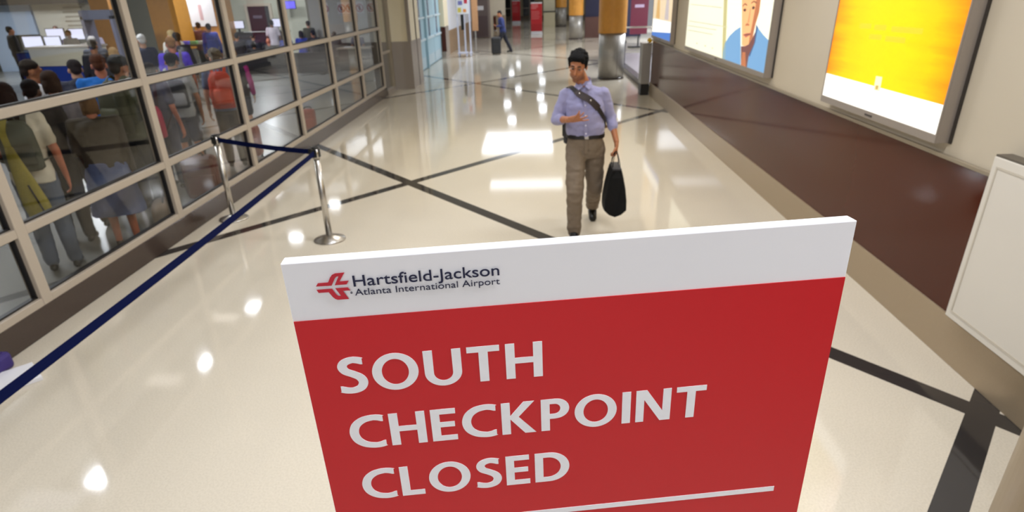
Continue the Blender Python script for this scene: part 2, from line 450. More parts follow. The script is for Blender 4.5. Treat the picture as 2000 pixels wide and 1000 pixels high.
boxo('recess_base', mat('tan_stone', S(150, 122, 92), .35, nz=(40, .15)), wl, -4.4, -3.74, 29.6, 41, 0, .95)

# pale blue service doors in the left wall
for n, (ya, yb) in enumerate(((20.3, 24.2), (24.2, 28.25))):
    d = root('door_%d' % (n + 1))
    boxo('door_frame', M_bluedoor, d, -4.0, -3.86, ya, yb, 2.5, CEIL)
    boxo('door_jamb', M_bluedoor, d, -4.0, -3.80, ya, ya + .12, 0, 2.5)
    for k in range(2):
        w_ = (yb - ya - .12) / 2; a = ya + .12 + k * w_
        lf = boxo('door_leaf', M_bluedoor, d, -3.95, -3.88, a + .01, a + w_ - .01, .02, 2.5)
        boxo('kick_plate', mat('door_kick', S(176, 196, 206), .35), lf, -3.88, -3.872, a + .1, a + w_ - .1, .06, .4)
        boxo('vision_slot', mat('slot_dark', S(84, 96, 122), .2), lf, -3.88, -3.873, a + w_ * .42, a + w_ * .58, 1.0, 2.3)
        boxo('push_bar', mat('pale_bar', S(205, 222, 230), .3), lf, -3.88, -3.82, a + .15, a + w_ - .15, .93, 1.0)
        boxo('push_bar', mat('pale_bar', S(205, 222, 230), .3), lf, -3.88, -3.82, a + .15, a + w_ - .15, 1.62, 1.68)

# far end of the concourse
fw_ = root('wall_back')
boxo('end_wall', mat('end_wall_cream', S(196, 182, 150), .5), fw_, -26, 8, 70.5, 70.8, 0, CEIL)
boxo('end_wall_base', mat('end_base', S(120, 104, 84), .4), fw_, -3.5, 8, 70.4, 70.5, 0, .28)
for n, (a, b_) in enumerate(((-3.0, -2.45), (-2.1, -1.75), (-1.2, -.6), (-.5, -.05))):
    wd = root('window_%d' % (11 + n))
    boxo('pane', mat('dark_pane', S(22, 22, 26), .12), wd, a, b_, 70.35, 70.4, .3, 3.0)
    boxo('rail', M_alu, wd, a, b_, 70.32, 70.35, .95, 1.03)
    boxo('mullion', M_alu, wd, b_, b_ + .1, 70.3, 70.4, 0, 3.0)
# steel double door and walls beside it, far left
cw = root('wall_cross')
boxo('cross_wall', mat('cross_cream', S(206, 196, 176), .5), cw, -4.4, -1.75, 41, 41.3, 0, CEIL)
boxo('cross_base', mat('cross_tan', S(150, 132, 108), .4), cw, -2.45, -1.75, 40.97, 41, 0, 1.2)
boxo('cross_inset', M_maroon, cw, -2.45, -2.30, 40.94, 40.97, .35, 1.15)
d = root('door_3')
boxo('door_leaf', mat('grey_door', S(110, 98, 96), .38, metal=.4, nz=(40, .1)), d, -3.66, -2.75, 40.9, 41, .02, 2.15)
boxo('door_frame', mat('door_frame_grey', S(140, 128, 122), .4), d, -3.78, -3.66, 40.86, 41, 0, 2.25)
boxo('door_frame', mat('door_frame_grey', S(140, 128, 122), .4), d, -2.75, -2.63, 40.86, 41, 0, 2.25)
boxo('door_frame', mat('door_frame_grey', S(140, 128, 122), .4), d, -3.66, -2.75, 40.86, 41, 2.15, 2.25)
boxo('door_notice', M_white, d, -3.35, -3.0, 40.88, 40.9, 1.5, 1.72)
boxo('lower_plate', mat('door_low', S(92, 78, 80), .35, metal=.4), d, -3.6, -2.8, 40.885, 40.9, .1, 1.2)

# security hall behind the glass
wh = root('wall_security')
M_hallwall = mat('hall_wall', S(176, 176, 160), .6, nz=(2, .05))
boxo('sign_wall', mat('sign_wall_white', S(206, 206, 200), .6), wh, -8.45, -4.3, 26, 26.2, .8, CEIL)
boxo('sign_wall_base', mat('dark_base', S(36, 32, 34), .35), wh, -8.45, -4.3, 25.98, 26.2, 0, .8)
boxo('rear_wall', M_hallwall, wh, -26, -8.4, 32, 32.2, 0, CEIL)
boxo('rear_wall_return', M_hallwall, wh, -8.6, -8.4, 26.2, 32, 0, CEIL)
boxo('grey_recess', mat('grey_recess', S(92, 92, 104), .5), wh, -10.2, -8.62, 31.6, 31.98, 0, 2.6)
boxo('side_wall', M_hallwall, wh, -26, -25.8, 0, 32, 0, CEIL)
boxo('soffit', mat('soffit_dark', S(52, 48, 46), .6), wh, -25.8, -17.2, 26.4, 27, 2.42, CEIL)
boxo('pale_blue_panel', mat('blue_panel', S(190, 208, 232), .4), wh, -21.9, -19.9, 27.1, 27.3, 1.35, 2.42)
boxo('pale_blue_panel', mat('blue_panel', S(190, 208, 232), .4), wh, -21.9, -21.1, 27.1, 27.3, 0, 1.35)
boxo('notice_panel', mat('beige_notice', S(214, 210, 196), .5), wh, -19.8, -16.6, 27.1, 27.3, 1.2, 2.9)
b = MB()
for k in range(6): b.box(-18.6 + .05 * (k % 2), -17.6 - .1 * (k % 3), 27.08, 27.1, 1.45 + .16 * k, 1.51 + .16 * k)
b.build('notice_lines', mat('notice_ink', S(166, 160, 148), .6), wh)

# ================================================================== OBJECTS
# ---- lettering for the bold sign text (cap height 1)
def stroke(pts, w, n=7):
    pts = catmull([(x, y, 0) for x, y in pts], n); L, R_ = [], []
    for i, p in enumerate(pts):
        t = (pts[min(i + 1, len(pts) - 1)] - pts[max(i - 1, 0)]).normalized(); q = V((-t.y, t.x, 0))
        ww = w if not isinstance(w, tuple) else w[0] * abs(t.y) + w[1] * (1 - abs(t.y))
        L.append(p + q * ww / 2); R_.append(p - q * ww / 2)
    for e in (0, -1):            # terminals are cut upright, as on the sign
        m_ = (L[e].x + R_[e].x) / 2; L[e].x = m_; R_[e].x = m_
    return [(p.x, p.y) for p in L + R_[::-1]]
def arc(cx, cy, rx, ry, a0, a1, n=24): return [(cx + rx * math.cos(math.radians(a0 + (a1 - a0) * i / n)), cy + ry * math.sin(math.radians(a0 + (a1 - a0) * i / n))) for i in range(n + 1)]
GL = {
 'S': (.60, [stroke([(.555, .87), (.44, .915), (.32, .925), (.18, .865), (.125, .75), (.18, .625), (.33, .53), (.46, .43), (.515, .29), (.455, .145), (.31, .075), (.16, .08), (.02, .13)], (.20, .165))]),
 'O': (.98, [arc(.49, .5, .49, .52, 0, 360, 48)[:-1], arc(.49, .5, .285, .36, 0, 360, 48)[:-1]]),
 'U': (.80, [[(0, 1), (0, .37)] + arc(.40, .37, .40, .39, 180, 360, 26) + [(.80, 1), (.605, 1), (.605, .36)] + arc(.40, .36, .205, .225, 0, -180, 22) + [(.2, 1)]]),
 'T': (.70, [[(0, 1), (0, .838), (.25, .838), (.25, 0), (.45, 0), (.45, .838), (.70, .838), (.70, 1)]]),
 'H': (.80, [[(0, 0), (0, 1), (.2, 1), (.2, .592), (.6, .592), (.6, 1), (.8, 1), (.8, 0), (.6, 0), (.6, .43), (.2, .43), (.2, 0)]]),
 'C': (.77, [stroke([(.77, .885), (.66, .925), (.52, .935), (.32, .88), (.16, .73), (.1, .5), (.16, .27), (.32, .12), (.52, .065), (.66, .075), (.77, .115)], (.205, .165))]),
 'E': (.57, [[(0, 0), (0, 1), (.56, 1), (.56, .838), (.2, .838), (.2, .592), (.53, .592), (.53, .432), (.2, .432), (.2, .162), (.57, .162), (.57, 0)]]),
 'K': (.78, [[(0, 0), (0, 1), (.2, 1), (.2, .575), (.51, 1), (.755, 1), (.39, .535), (.785, 0), (.53, 0), (.2, .475), (.2, 0)]]),
 'P': (.65, [[(0, 0), (0, 1), (.32, 1)] + arc(.34, .69, .31, .31, 85, -85, 20) + [(.32, .375), (.2, .375), (.2, 0)], [(.2, .845), (.31, .845)] + arc(.315, .69, .13, .155, 80, -80, 14) + [(.31, .53), (.2, .53)]]),
 'I': (.20, [[(0, 0), (0, 1), (.2, 1), (.2, 0)]]),
 'N': (.82, [[(0, 0), (0, 1), (.25, 1), (.63, .31), (.63, 1), (.82, 1), (.82, 0), (.575, 0), (.19, .70), (.19, 0)]]),
 'L': (.54, [[(0, 0), (0, 1), (.2, 1), (.2, .165), (.54, .165), (.54, 0)]]),
 'D': (.83, [[(0, 0), (0, 1), (.33, 1)] + arc(.34, .5, .49, .5, 88, -88, 28) + [(.33, 0)], [(.2, .84), (.32, .84)] + arc(.32, .5, .30, .34, 85, -85, 22) + [(.32, .16), (.2, .16)]]),
}
def bold_text(s, u0, u1, vb, caph, frame, m, parent, gap=.125):
    nat = sum(GL[ch][0] for ch in s) + gap * (len(s) - 1); k = (u1 - u0) / nat; u = u0
    O, ex, ey, ez = frame
    for ch in s:
        loops = [[(x * k, y * caph) for x, y in lp] for lp in GL[ch][1]]
        glyph_obj('letter', loops, (O + ex * u - ey * vb, ex, ey, ez), m, parent)
        u += (GL[ch][0] + gap) * k

def sign_board(origin, yaw, tilt, roll, label, full=True, group=None):
    """upright red display board; origin = top left corner of the printed face"""
    O = V(origin); ex = V((math.cos(yaw), math.sin(yaw), 0)); n = V((-math.sin(yaw), math.cos(yaw), 0)); ez = V((0, 0, 1))
    e2 = ez * math.cos(tilt) + n * math.sin(tilt)
    a = ex * math.cos(roll) + e2 * math.sin(roll); up = -ex * math.sin(roll) + e2 * math.cos(roll); out = a.cross(up)
    W, Hh = .70, O.z - .035
    base = O + a * W / 2; base.z = 0
    t = thing('checkpoint_sign', label, 'sign', base, 0, group)
    off = O - base
    T = Matrix(((a.x, up.x, -out.x, off.x), (a.y, up.y, -out.y, off.y), (a.z, up.z, -out.z, off.z), (0, 0, 0, 1)))
    b = MB(); b.box(0, W, -Hh, 0, .0005, .022, bev=.0012, T=T); b.build('board', M_white, t)
    fr = (off, a, up, out)
    P = lambda *q: [(u, -v) for u, v in q]
    pan = glyph_obj('red_panel', [P((.001, .0753), (.699, .0753), (.699, 1.62), (.001, 1.62))], fr, M_red, t, .0016)
    fr2 = (off + out * .0011, a, up, out)
    M_let = mat('letter_white', S(236, 236, 240), .45)
    if full:
        bold_text('SOUTH', .0405, .3038, .1832, .0525, fr2, M_let, pan)
        bold_text('CHECKPOINT', .0418, .5300, .2725, .0515, fr2, M_let, pan)
        bold_text('CLOSED', .0452, .3385, .3625, .0515, fr2, M_let, pan)
        glyph_obj('rule_line', [P((.046, .4163), (.6535, .4163), (.6535, .4252), (.046, .4252))], fr2, M_let, pan)
        lg = thing_part('logo', t)
        up_ = [(.0358, .0309), (.0387, .0270), (.0506, .0270), (.0540, .0209), (.0567, .0177), (.0604, .0162), (.0714, .0160), (.0640, .0268), (.0748, .0268), (.0717, .0311), (.0577, .0311), (.0639, .0202), (.0615, .0202), (.0594, .0222), (.0541, .0313)]
        lo_ = [(.0357, .0353), (.0375, .0394), (.0493, .0395), (.0528, .0458), (.0553, .0487), (.0581, .0502), (.0715, .0503), (.0660, .0391), (.0748, .0392), (.0723, .0352), (.0578, .0352), (.0630, .0455), (.0600, .0455), (.0578, .0437), (.0536, .0353)]
        M_logo = mat('logo_red', S(190, 34, 52), .45)
        glyph_obj('logo_wing', [P(*up_)], fr2, M_logo, lg); glyph_obj('logo_wing', [P(*lo_)], fr2, M_logo, lg)
        rg = MB()
        glyph_obj('registered_mark', [P(*arc(.0756, .0425, .0014, .0014, 0, 360, 20)[:-1]), P(*arc(.0756, .0425, .0011, .0011, 0, 360, 20)[:-1]), P((.0751, .0432), (.0751, .0418), (.0758, .0418), (.0761, .0421), (.0759, .0425), (.0762, .0432), (.0759, .0432), (.0756, .0426), (.0754, .0426), (.0754, .0432))], fr2, M_ink, lg)
        text_obj('airport_name', 'Hartsfield-Jackson', .0796, .2540, -.0347, .0146, fr2, M_ink, t, .004)
        text_obj('airport_name', 'Atlanta International Airport', .0796, .2540, -.0465, .0088, fr2, M_ink, t, -.004)
    else:
        for v in (.14, .23, .32):
            glyph_obj('text_line', [P((.05, v), (.45 - (v > .3) * .1, v), (.45 - (v > .3) * .1, v + .035), (.05, v + .035))], fr2, mat('letter_faded', S(226, 150, 150), .5), pan)
        for v in (.5, .6, .7, .8, .9):
            glyph_obj('text_line', [P((.05, v), (.55 - .05 * (v * 10 % 2), v), (.55 - .05 * (v * 10 % 2), v + .02), (.05, v + .02))], fr2, mat('letter_faded', S(226, 150, 150), .5), pan)
        glyph_obj('lower_panel', [P((.001, 1.2), (.699, 1.2), (.699, 1.62), (.001, 1.62))], fr2, mat('sign_red_deep', S(178, 14, 24), .42), t)
    b = MB(); b.box(-.02, W + .02, -.2, .22, 0, .04, bev=.006, T=Matrix.Translation(-V((W / 2, 0, 0))) if yaw == 0 else Matrix.Rotation(yaw, 4, 'Z') @ Matrix.Translation(-V((W / 2, 0, 0))))
    b.build('base_plate', M_white, t)
    return t
def thing_part(name, parent):
    o = bpy.data.objects.new(name, None); o.parent = parent; ALL.append(o); return o

sign_board((-.29866, .67392, 2.02718), .12845, .008895, .017026, 'large red and white checkpoint closed sign standing in the foreground')
sign_board((-.27, 43.2, 1.80), 0, 0, 0, 'distant red display board on a white base, nearer of two down the hall', False, 'red display boards far down the hall')
sign_board((-1.98, 60.5, 1.80), 0, 0, 0, 'farthest red display board on a white base, left of its twin', False, 'red display boards far down the hall')

# ---- stanchions and belts
def stanchion(x, y, label, h=.985):
    t = thing('stanchion', label, 'stanchion', (x, y, 0), 0, 'belt barrier posts')
    MB().lathe([(.165, 0), (.168, .008), (.16, .018), (.06, .05), (.034, .062), (.0, .062)][:-1], 48).build('base', M_steel, t, True)
    b = MB(); b.lathe([(.0325, .05), (.0325, h - .12)], 32); b.build('pole', M_steel, t, True)
    b = MB(); b.lathe([(.0365, h - .12), (.0365, h - .015)], 32); hd = b.build('head', M_steel, t, True)
    MB().lathe([(.038, h - .015), (.038, h - .004), (.034, h)], 32).build('cap', M_black, t, True)
    b = MB()
    for a in (0, PI / 2, PI, PI * 1.5): b.box(.030, .043, -.02, .02, h - .10, h - .02, T=Matrix.Rotation(a, 4, 'Z'))
    b.build('belt_slot', M_black, hd)
    return t
P1 = V((-2.22, 6.36, 0)); P2 = V((-3.60, 7.13, 0)); P3 = V((-2.13, .9, 0))
stanchion(P1.x, P1.y, 'steel belt post at the corner where the two navy belts meet')
stanchion(P2.x, P2.y, 'steel belt post close to the granite kerb of the glass wall')
stanchion(P3.x, P3.y, 'steel belt post beside the camera holding the near end of the belt')
def belt(a, b_, label, sag):
    d = (b_ - a).normalized(); pa = a + d * .050; pb = b_ - d * .062
    pts = [pa.lerp(pb, i / 14) + V((0, 0, .93 - sag * 4 * (i / 14) * (1 - i / 14))) for i in range(15)]
    nr = V((-d.y, d.x, 0))
    t = thing('barrier_belt', label, 'belt', (pa.x, pa.y, 0))
    MB().strap([p - V((pa.x, pa.y, 0)) for p in pts], nr, .05, .002).build('webbing', M_navy, t)
    b2 = MB(); b2.box(-.03, .012, -.012, .012, .90, .96, bev=.002, T=Matrix.Translation(V((pb.x - pa.x, pb.y - pa.y, 0))) @ Matrix.Rotation(math.atan2(d.y, d.x), 4, 'Z'))
    b2.build('end_clip', M_black, t)
belt(P1, P3, 'long navy barrier belt stretched toward the lower left corner', .02)
belt(P2, P1, 'short navy barrier belt strung between the two steel posts', .012)

# ---- lit advertising boxes on the right wall
def lightbox(name, label, y0, y1, z0, z1, xf=2.669):
    t = thing(name, label, 'sign', (XR, y0, z0))
    o = V((XR, y0, z0)); L = lambda b, n, m, p=t: (b.b.transform(Matrix.Translation(-o)), b.build(n, m, p))[1]
    b = MB(); fb = .055; ft = .012
    M_f = mat('lightbox_frame', S(158, 148, 138), .38, metal=.35, nz=(60, .05))
    b.box(xf + .004, XR, y0, y1, z0, z1, bev=.003); L(b, 'housing', M_f)
    b = MB()
    for q in ((y0, y1, z0, z0 + fb), (y0, y1, z1 - fb, z1), (y0, y0 + ft, z0 + fb, z1 - fb), (y1 - ft, y1, z0 + fb, z1 - fb)): b.box(xf - .006, xf + .004, *q, bev=.002)
    L(b, 'frame', M_f)
    b = MB(); b.box(xf - .009, xf - .006, (y0 + y1) / 2 - .06, (y0 + y1) / 2 + .06, z0 + .018, z0 + .032); L(b, 'lock', mat('lock_dark', S(60, 54, 50), .5))
    b = MB(); b.box(XR - .012, XR - .001, y0 - .025, y0, z0 - .0, z1); L(b, 'painted_shadow', mat('shadow_strip_dark', S(52, 46, 40), .6))  # solid dark strip standing in for the shade where box meets wall
    return t, o, L, (xf, y0 + ft, y1 - ft, z0 + fb, z1 - fb)
def layer(L, parent, name, poly, x, m):
    """flat printed shape on a poster facing -X; poly in (y, z)"""
    b = MB(); b.prism(poly, .0004, (V((x, 0, 0)), V((0, 1, 0)), V((0, 0, 1)), V((-1, 0, 0)))); return L(b, name, m, parent)
ZT = 3.15
# yellow
t, o, L, (xf, a, b_, c, d) = lightbox('yellow_lightbox', 'bright yellow and orange lit advertising box, nearest on the right wall', 4.397, 6.30, 1.330, ZT)
def yellow_mat():
    m = bpy.data.materials.new('poster_yellow'); m.use_nodes = True; nt = m.node_tree; Lk = nt.links; bs = nt.nodes['Principled BSDF']
    tc = nt.nodes.new('ShaderNodeTexCoord'); sp = nt.nodes.new('ShaderNodeSeparateXYZ'); Lk.new(tc.outputs['Object'], sp.inputs[0])
    n = nt.nodes.new('ShaderNodeTexNoise'); n.inputs['Scale'].default_value = 2.2; n.inputs['Detail'].default_value = 5
    mp = nt.nodes.new('ShaderNodeMapping'); mp.inputs['Scale'].default_value = (1, .35, 4.5); Lk.new(tc.outputs['Object'], mp.inputs[0]); Lk.new(mp.outputs[0], n.inputs[0])
    def M(op, x, y=None):
        k = nt.nodes.new('ShaderNodeMath'); k.operation = op
        for i, q in enumerate((x, y)):
            if q is None: continue
            if isinstance(q, (int, float)): k.inputs[i].default_value = q
            else: Lk.new(q, k.inputs[i])
        return k.outputs[0]
    e = M('ABSOLUTE', M('SUBTRACT', sp.outputs[1], .95))           # distance from the print's middle
    f = M('ADD', M('MULTIPLY', e, 1.0), M('MULTIPLY', M('SUBTRACT', n.outputs['Fac'], .5), .55))
    cr = nt.nodes.new('ShaderNodeValToRGB'); el = cr.color_ramp.elements
    el[0].position = .25; el[0].color = S(255, 226, 0); el[1].position = 1.0; el[1].color = S(250, 112, 0)
    q = el.new(.62); q.color = S(255, 206, 0); q = el.new(.84); q.color = S(254, 160, 2)
    Lk.new(f, cr.inputs[0]); Lk.new(cr.outputs[0], bs.inputs['Emission Color']); bs.inputs['Emission Strength'].default_value = .98
    bs.inputs['Base Color'].default_value = (.3, .2, .0, 1); bs.inputs['Roughness'].default_value = .3
    return m
b = MB(); b.box(xf + .001, xf + .004, a, b_, c, d); L(b, 'light_panel', emis('panel_white', S(255, 254, 246), 1.1), t)
layer(L, t, 'yellow_print', [(a, 1.575), (b_, 1.575), (b_, d), (a, d)], xf + .001, yellow_mat())
for rows in ([(5.82, 5.62), (5.57, 5.38), (5.30, 4.87)], [(5.62, 5.42), (5.36, 5.07)]):
    z = 1.975 if rows[0][0] > 5.7 else 1.905
    for p, q in rows: layer(L, t, 'faint_caption', [(q, z), (p, z - .004), (p, z + .034), (q, z + .038)], xf + .0004, emis('caption_gold', S(255, 200, 40), .95))
layer(L, t, 'gift_card_print', [(5.266, 1.548), (5.37, 1.545), (5.374, 1.65), (5.277, 1.653)], xf + .0004, emis('card_cream', S(250, 240, 190), .95))
layer(L, t, 'card_figure', [(5.300, 1.556), (5.345, 1.554), (5.345, 1.585), (5.30, 1.587)], xf - .0002, emis('card_mark', S(206, 178, 96), .8))
# portrait
t, o, L, (xf, a, b_, c, d) = lightbox('portrait_lightbox', 'wide lit advertising box showing a man in a blue collared jacket', 7.97, 12.37, 1.340, ZT)
b = MB(); b.box(xf + .001, xf + .004, a, b_, c, d); L(b, 'light_panel', emis('panel_cream', S(246, 245, 222), .95), t)
X0 = xf + .001
layer(L, t, 'printed_wall', [(9.86, c), (b_, c), (b_, d), (10.1, d)], X0, emis('print_pale', S(236, 236, 214), .95))
layer(L, t, 'printed_post', [(9.684, c), (9.86, c), (10.107, 2.142), (10.3, 2.6), (10.3, d), (10.0, d), (9.915, 2.144)], X0 - .0004, emis('print_olive', S(196, 188, 130), .85))
for q in ([(12.213, 2.053), (10.156, 2.036)], [(12.239, 1.793), (9.754, 1.801)], [(12.279, 1.719), (10.327, 1.739)], [(12.246, 1.647), (10.511, 1.667)], [(12.25, 2.4), (10.2, 2.42)]):
    (y1, z1), (y2, z2) = q
    layer(L, t, 'printed_line', [(y2, z2), (y1, z1), (y1, z1 + .014), (y2, z2 + .014)], X0 - .0004, emis('print_grey', S(206, 204, 176), .85))
for y in (11.43, 10.85, 10.4):
    layer(L, t, 'printed_mark', [(y, 1.478), (y + .1, 1.476), (y + .1, 1.50), (y, 1.502)], X0 - .0004, emis('print_grey', S(206, 204, 176), .85))
E_sh = emis('print_shirt', S(112, 160, 204), .9); E_sh2 = emis('print_shirt_dark', S(58, 92, 140), .85)
E_fc = emis('print_face', S(236, 178, 120), .95); E_fs = emis('print_face_shade', S(186, 112, 70), .9); E_nk = emis('print_neck', S(120, 72, 66), .85)
layer(L, t, 'printed_jacket', [(9.142, 1.839), (9.381, 1.784), (9.614, 1.703), (9.802, 1.598), (9.848, 1.486), (9.83, c), (8.933, c)][::-1], X0 - .0004, E_sh)
layer(L, t, 'printed_neck', [(9.023, 1.615), (8.865, 1.624), (8.705, 1.658), (8.579, 1.75), (8.488, 1.827), (8.492, 1.683), (8.646, 1.535), (8.659, c), (8.922, c)][::-1], X0 - .0004, E_nk)
layer(L, t, 'printed_throat', [(8.93, 1.55), (8.80, 1.56), (8.70, c), (8.92, c)][::-1], X0 - .0008, E_fs)
layer(L, t, 'printed_jacket', [(8.513, 1.895), (8.372, 1.842), (8.193, 1.792), (8.01, 1.753), (a, 1.746), (a, c), (8.659, c), (8.646, 1.535), (8.492, 1.683)][::-1], X0 - .0004, E_sh)
layer(L, t, 'printed_lapel', [(8.513, 1.895), (8.44, 1.86), (8.46, 1.70), (8.60, 1.52), (8.646, 1.535), (8.492, 1.683)][::-1], X0 - .0008, E_sh2)
layer(L, t, 'printed_face', [(9.26, 2.30), (9.242, 2.171), (8.985, 1.629), (8.865, 1.624), (8.705, 1.658), (8.579, 1.75), (8.545, 1.885), (8.46, 2.029), (8.47, 2.176), (8.56, 2.38), (8.85, 2.46), (9.15, 2.42)][::-1], X0 - .0012, E_fc)
layer(L, t, 'printed_face_shade', [(8.705, 1.658), (8.579, 1.75), (8.545, 1.885), (8.46, 2.029), (8.47, 2.176), (8.56, 2.38), (8.66, 2.30), (8.63, 2.08), (8.67, 1.88), (8.70, 1.78)][::-1], X0 - .0016, E_fs)
for q in ([(8.64, 2.075), (8.70, 2.09), (8.77, 2.075), (8.74, 2.052), (8.68, 2.052)], [(8.98, 2.045), (9.05, 2.058), (9.12, 2.04), (9.08, 2.02), (9.01, 2.022)]):
    layer(L, t, 'printed_eye', q, X0 - .002, emis('print_eye', S(96, 56, 44), .8))
for q in ([(8.60, 2.13), (8.72, 2.15), (8.82, 2.125), (8.82, 2.112), (8.72, 2.132), (8.60, 2.115)], [(8.97, 2.10), (9.07, 2.118), (9.17, 2.085), (9.165, 2.072), (9.07, 2.10), (8.97, 2.086)]):
    layer(L, t, 'printed_brow', q, X0 - .002, emis('print_brow', S(150, 88, 56), .8))
layer(L, t, 'printed_nose', [(8.944, 1.872), (8.87, 1.895), (8.773, 1.88), (8.80, 1.862), (8.87, 1.868), (8.92, 1.856)], X0 - .002, E_fs)
layer(L, t, 'printed_nose_side', [(8.80, 2.06), (8.83, 2.06), (8.86, 1.90), (8.80, 1.90)], X0 - .002, emis('print_face_mid', S(214, 146, 96), .92))
layer(L, t, 'printed_mouth', [(9.007, 1.753), (8.93, 1.765), (8.842, 1.778), (8.676, 1.79), (8.714, 1.758), (8.858, 1.728)], X0 - .002, emis('print_lips', S(186, 104, 84), .88))
layer(L, t, 'printed_mouth_line', [(9.0, 1.752), (8.85, 1.764), (8.69, 1.780), (8.69, 1.772), (8.85, 1.755)], X0 - .0024, emis('print_eye', S(96, 56, 44), .8))
layer(L, t, 'printed_hair', [(9.26, 2.31), (9.15, 2.37), (8.85, 2.41), (8.56, 2.33), (8.50, 2.24), (8.46, 2.38), (8.60, 2.58), (8.95, 2.62), (9.22, 2.52)], X0 - .0016, emis('print_hair', S(60, 44, 40), .8))
# small far one
t, o, L, (xf, a, b_, c, d) = lightbox('small_lightbox', 'small lit advertising box with a blue lower band, at the wall end', 13.76, 15.98, 1.318, 2.95)
b = MB(); b.box(xf + .001, xf + .004, a, b_, c, d); L(b, 'light_panel', emis('panel_white', S(255, 254, 246), 1.1), t)
layer(L, t, 'blue_band', [(a, c), (b_, c), (b_, 1.44), (a, 1.53)], xf + .001, emis('print_blue', S(66, 122, 206), .9))
layer(L, t, 'printed_scene', [(a, 1.72), (b_, 1.72), (b_, d), (a, d)], xf + .001, emis('print_scene', S(236, 214, 178), .95))
layer(L, t, 'printed_product', [(14.1, 1.74), (14.55, 1.74), (14.45, 2.25), (14.2, 2.25)], xf + .0004, emis('print_product', S(200, 190, 190), .9))
layer(L, t, 'printed_product', [(15.1, 1.74), (15.6, 1.74), (15.5, 2.1), (15.2, 2.1)], xf + .0004, emis('print_gold', S(222, 178, 110), .9))

# ---- white panel hung low on the right wall
t = thing('wall_panel', 'large white framed blank panel hung low on the right wall', 'panel', (XR, 3.0, .34))
o = V((XR, 3.0, .34))
def LB(n, m, p, *a_, bev=0):
    b = MB(); b.box(*a_, bev=bev); b.b.transform(Matrix.Translation(-o)); return b.build(n, m, p)
LB('backing', mat('panel_edge_shadow', S(92, 84, 72), .5), t, 2.676, XR, 2.02, 3.80, .345, 1.395)  # dark edge band: shadow around the panel put into the backing colour
pf = LB('face', mat('panel_face', S(214, 208, 196), .4, nz=(2, .02)), t, 2.662, 2.676, 2.03, 3.79, .355, 1.385, bev=.004)
M_bead = mat('panel_bead', S(196, 188, 172), .4)
for q in ((2.10, 3.735, 1.325, 1.337), (2.10, 3.735, .40, .412), (3.735, 3.747, .40, 1.337), (2.09, 2.10, .40, 1.337)):
    LB('bead', M_bead, pf, 2.658, 2.662, *q)

# ---- round columns
def column(x, y, r, label, seam=1.24, group=None):
    t = thing('column', label, 'column', (x, y, 0), 0, group)
    MB().lathe([(r, 0), (r, seam)], 48).build('steel_cladding', M_steelgrey, t, True)
    MB().lathe([(r + .012, 0), (r + .012, .05)], 48).build('skirting', M_curb, t, True)
    b = MB(); b.lathe([(r + .025, seam), (r + .025, seam + .585)], 48); b.lathe([(r + .018, seam + .585), (r + .018, seam + .595)], 48); b.lathe([(r + .025, seam + .595), (r + .025, 2.9)], 48); b.lathe([(r + .02, 2.9), (r + .02, CEIL)], 48)
    b.build('wood_cladding', M_wood, t)
    b = MB(); b.box(-.004, .004, -r - .006, -r + .01, 0.05, seam, T=Matrix.Rotation(.35, 4, 'Z')); b.build('cladding_joint', M_steel, t)
    return t
column(2.2, 19.9, .37, 'round wood and steel column behind the walking man', 1.235)
column(2.2, 37.8, .36, 'second wood-topped column farther down, left of the nearest one', 1.18)
column(1.95, 53, .4, 'slim distant wood and steel column beyond the second one', 1.3)
column(1.35, 66, .4, 'most distant wood column by the end wall', 1.5)
t = thing('wall_end_column', 'tan metal clad round column at the bottom right corner', 'column', (1.88, 1.57, 0))
MB().lathe([(.33, 0), (.33, 3.6)], 64).build('cladding', M_basem, t, True)
MB().lathe([(.342, 0), (.342, .1)], 64).build('skirting', M_trimtan, t, True)

# ---- steel end post, moving walkway beyond the wall
t = thing('end_post', 'square steel post with a yellow knob at the end of the wall', 'post', (2.652, 16.57, 0))
boxo('post_body', M_steelgrey, t, -.11, .11, -.2, .2, .26, 1.15, bev=.01)
boxo('post_foot', M_black, t, -.10, .10, -.19, .19, 0, .26)
boxo('post_cap', M_steel, t, -.12, .112, -.21, .21, 1.15, 1.175, bev=.005)
b = MB(); ell(b, (.08, 0, 1.225), (.06, .06, .055)); b.build('knob', mat('yellow_knob', S(232, 184, 10), .45), t, True)
t = thing('moving_walkway', 'dark edged steel moving walkway beyond the end of the wall', 'walkway', (3.4, 17.4, 0))
boxo('kerb', mat('walk_dark', S(52, 50, 58), .3), t, -.62, -.40, -.3, 9.6, 0, .14, bev=.01)
boxo('deck', mat('walk_deck', S(150, 146, 152), .35, metal=.5, nz=(8, .1)), t, -.40, 1.0, -.3, 9.6, 0, .1)
boxo('kerb', mat('walk_dark', S(52, 50, 58), .3), t, 1.0, 1.2, -.3, 9.6, 0, .14, bev=.01)
boxo('handrail', M_black, t, -.55, -.45, 5, 9.6, .78, .86, bev=.02)
boxo('balustrade', mat('walk_panel', S(84, 80, 92), .25, metal=.5), t, -.52, -.48, 5, 9.6, .14, .78)
t = thing('maroon_banner', 'dark maroon upright banner beyond the nearest column', 'banner', (4.62, 31, 0))
boxo('panel', mat('banner_maroon', S(104, 20, 50), .45), t, -.42, .34, 0, .05, .55, 2.6)
boxo('text_band', mat('banner_pale', S(190, 170, 200), .5), t, -.25, .15, -.006, 0, 1.62, 1.74)
boxo('foot', M_black, t, -.45, .37, -.2, .25, 0, .06); boxo('stand', M_black, t, -.06, .0, .01, .04, .06, .6)
t = thing('dark_kiosk', 'dark navy kiosk wall right of the second wood-topped column', 'kiosk', (4.0, 39, 0))
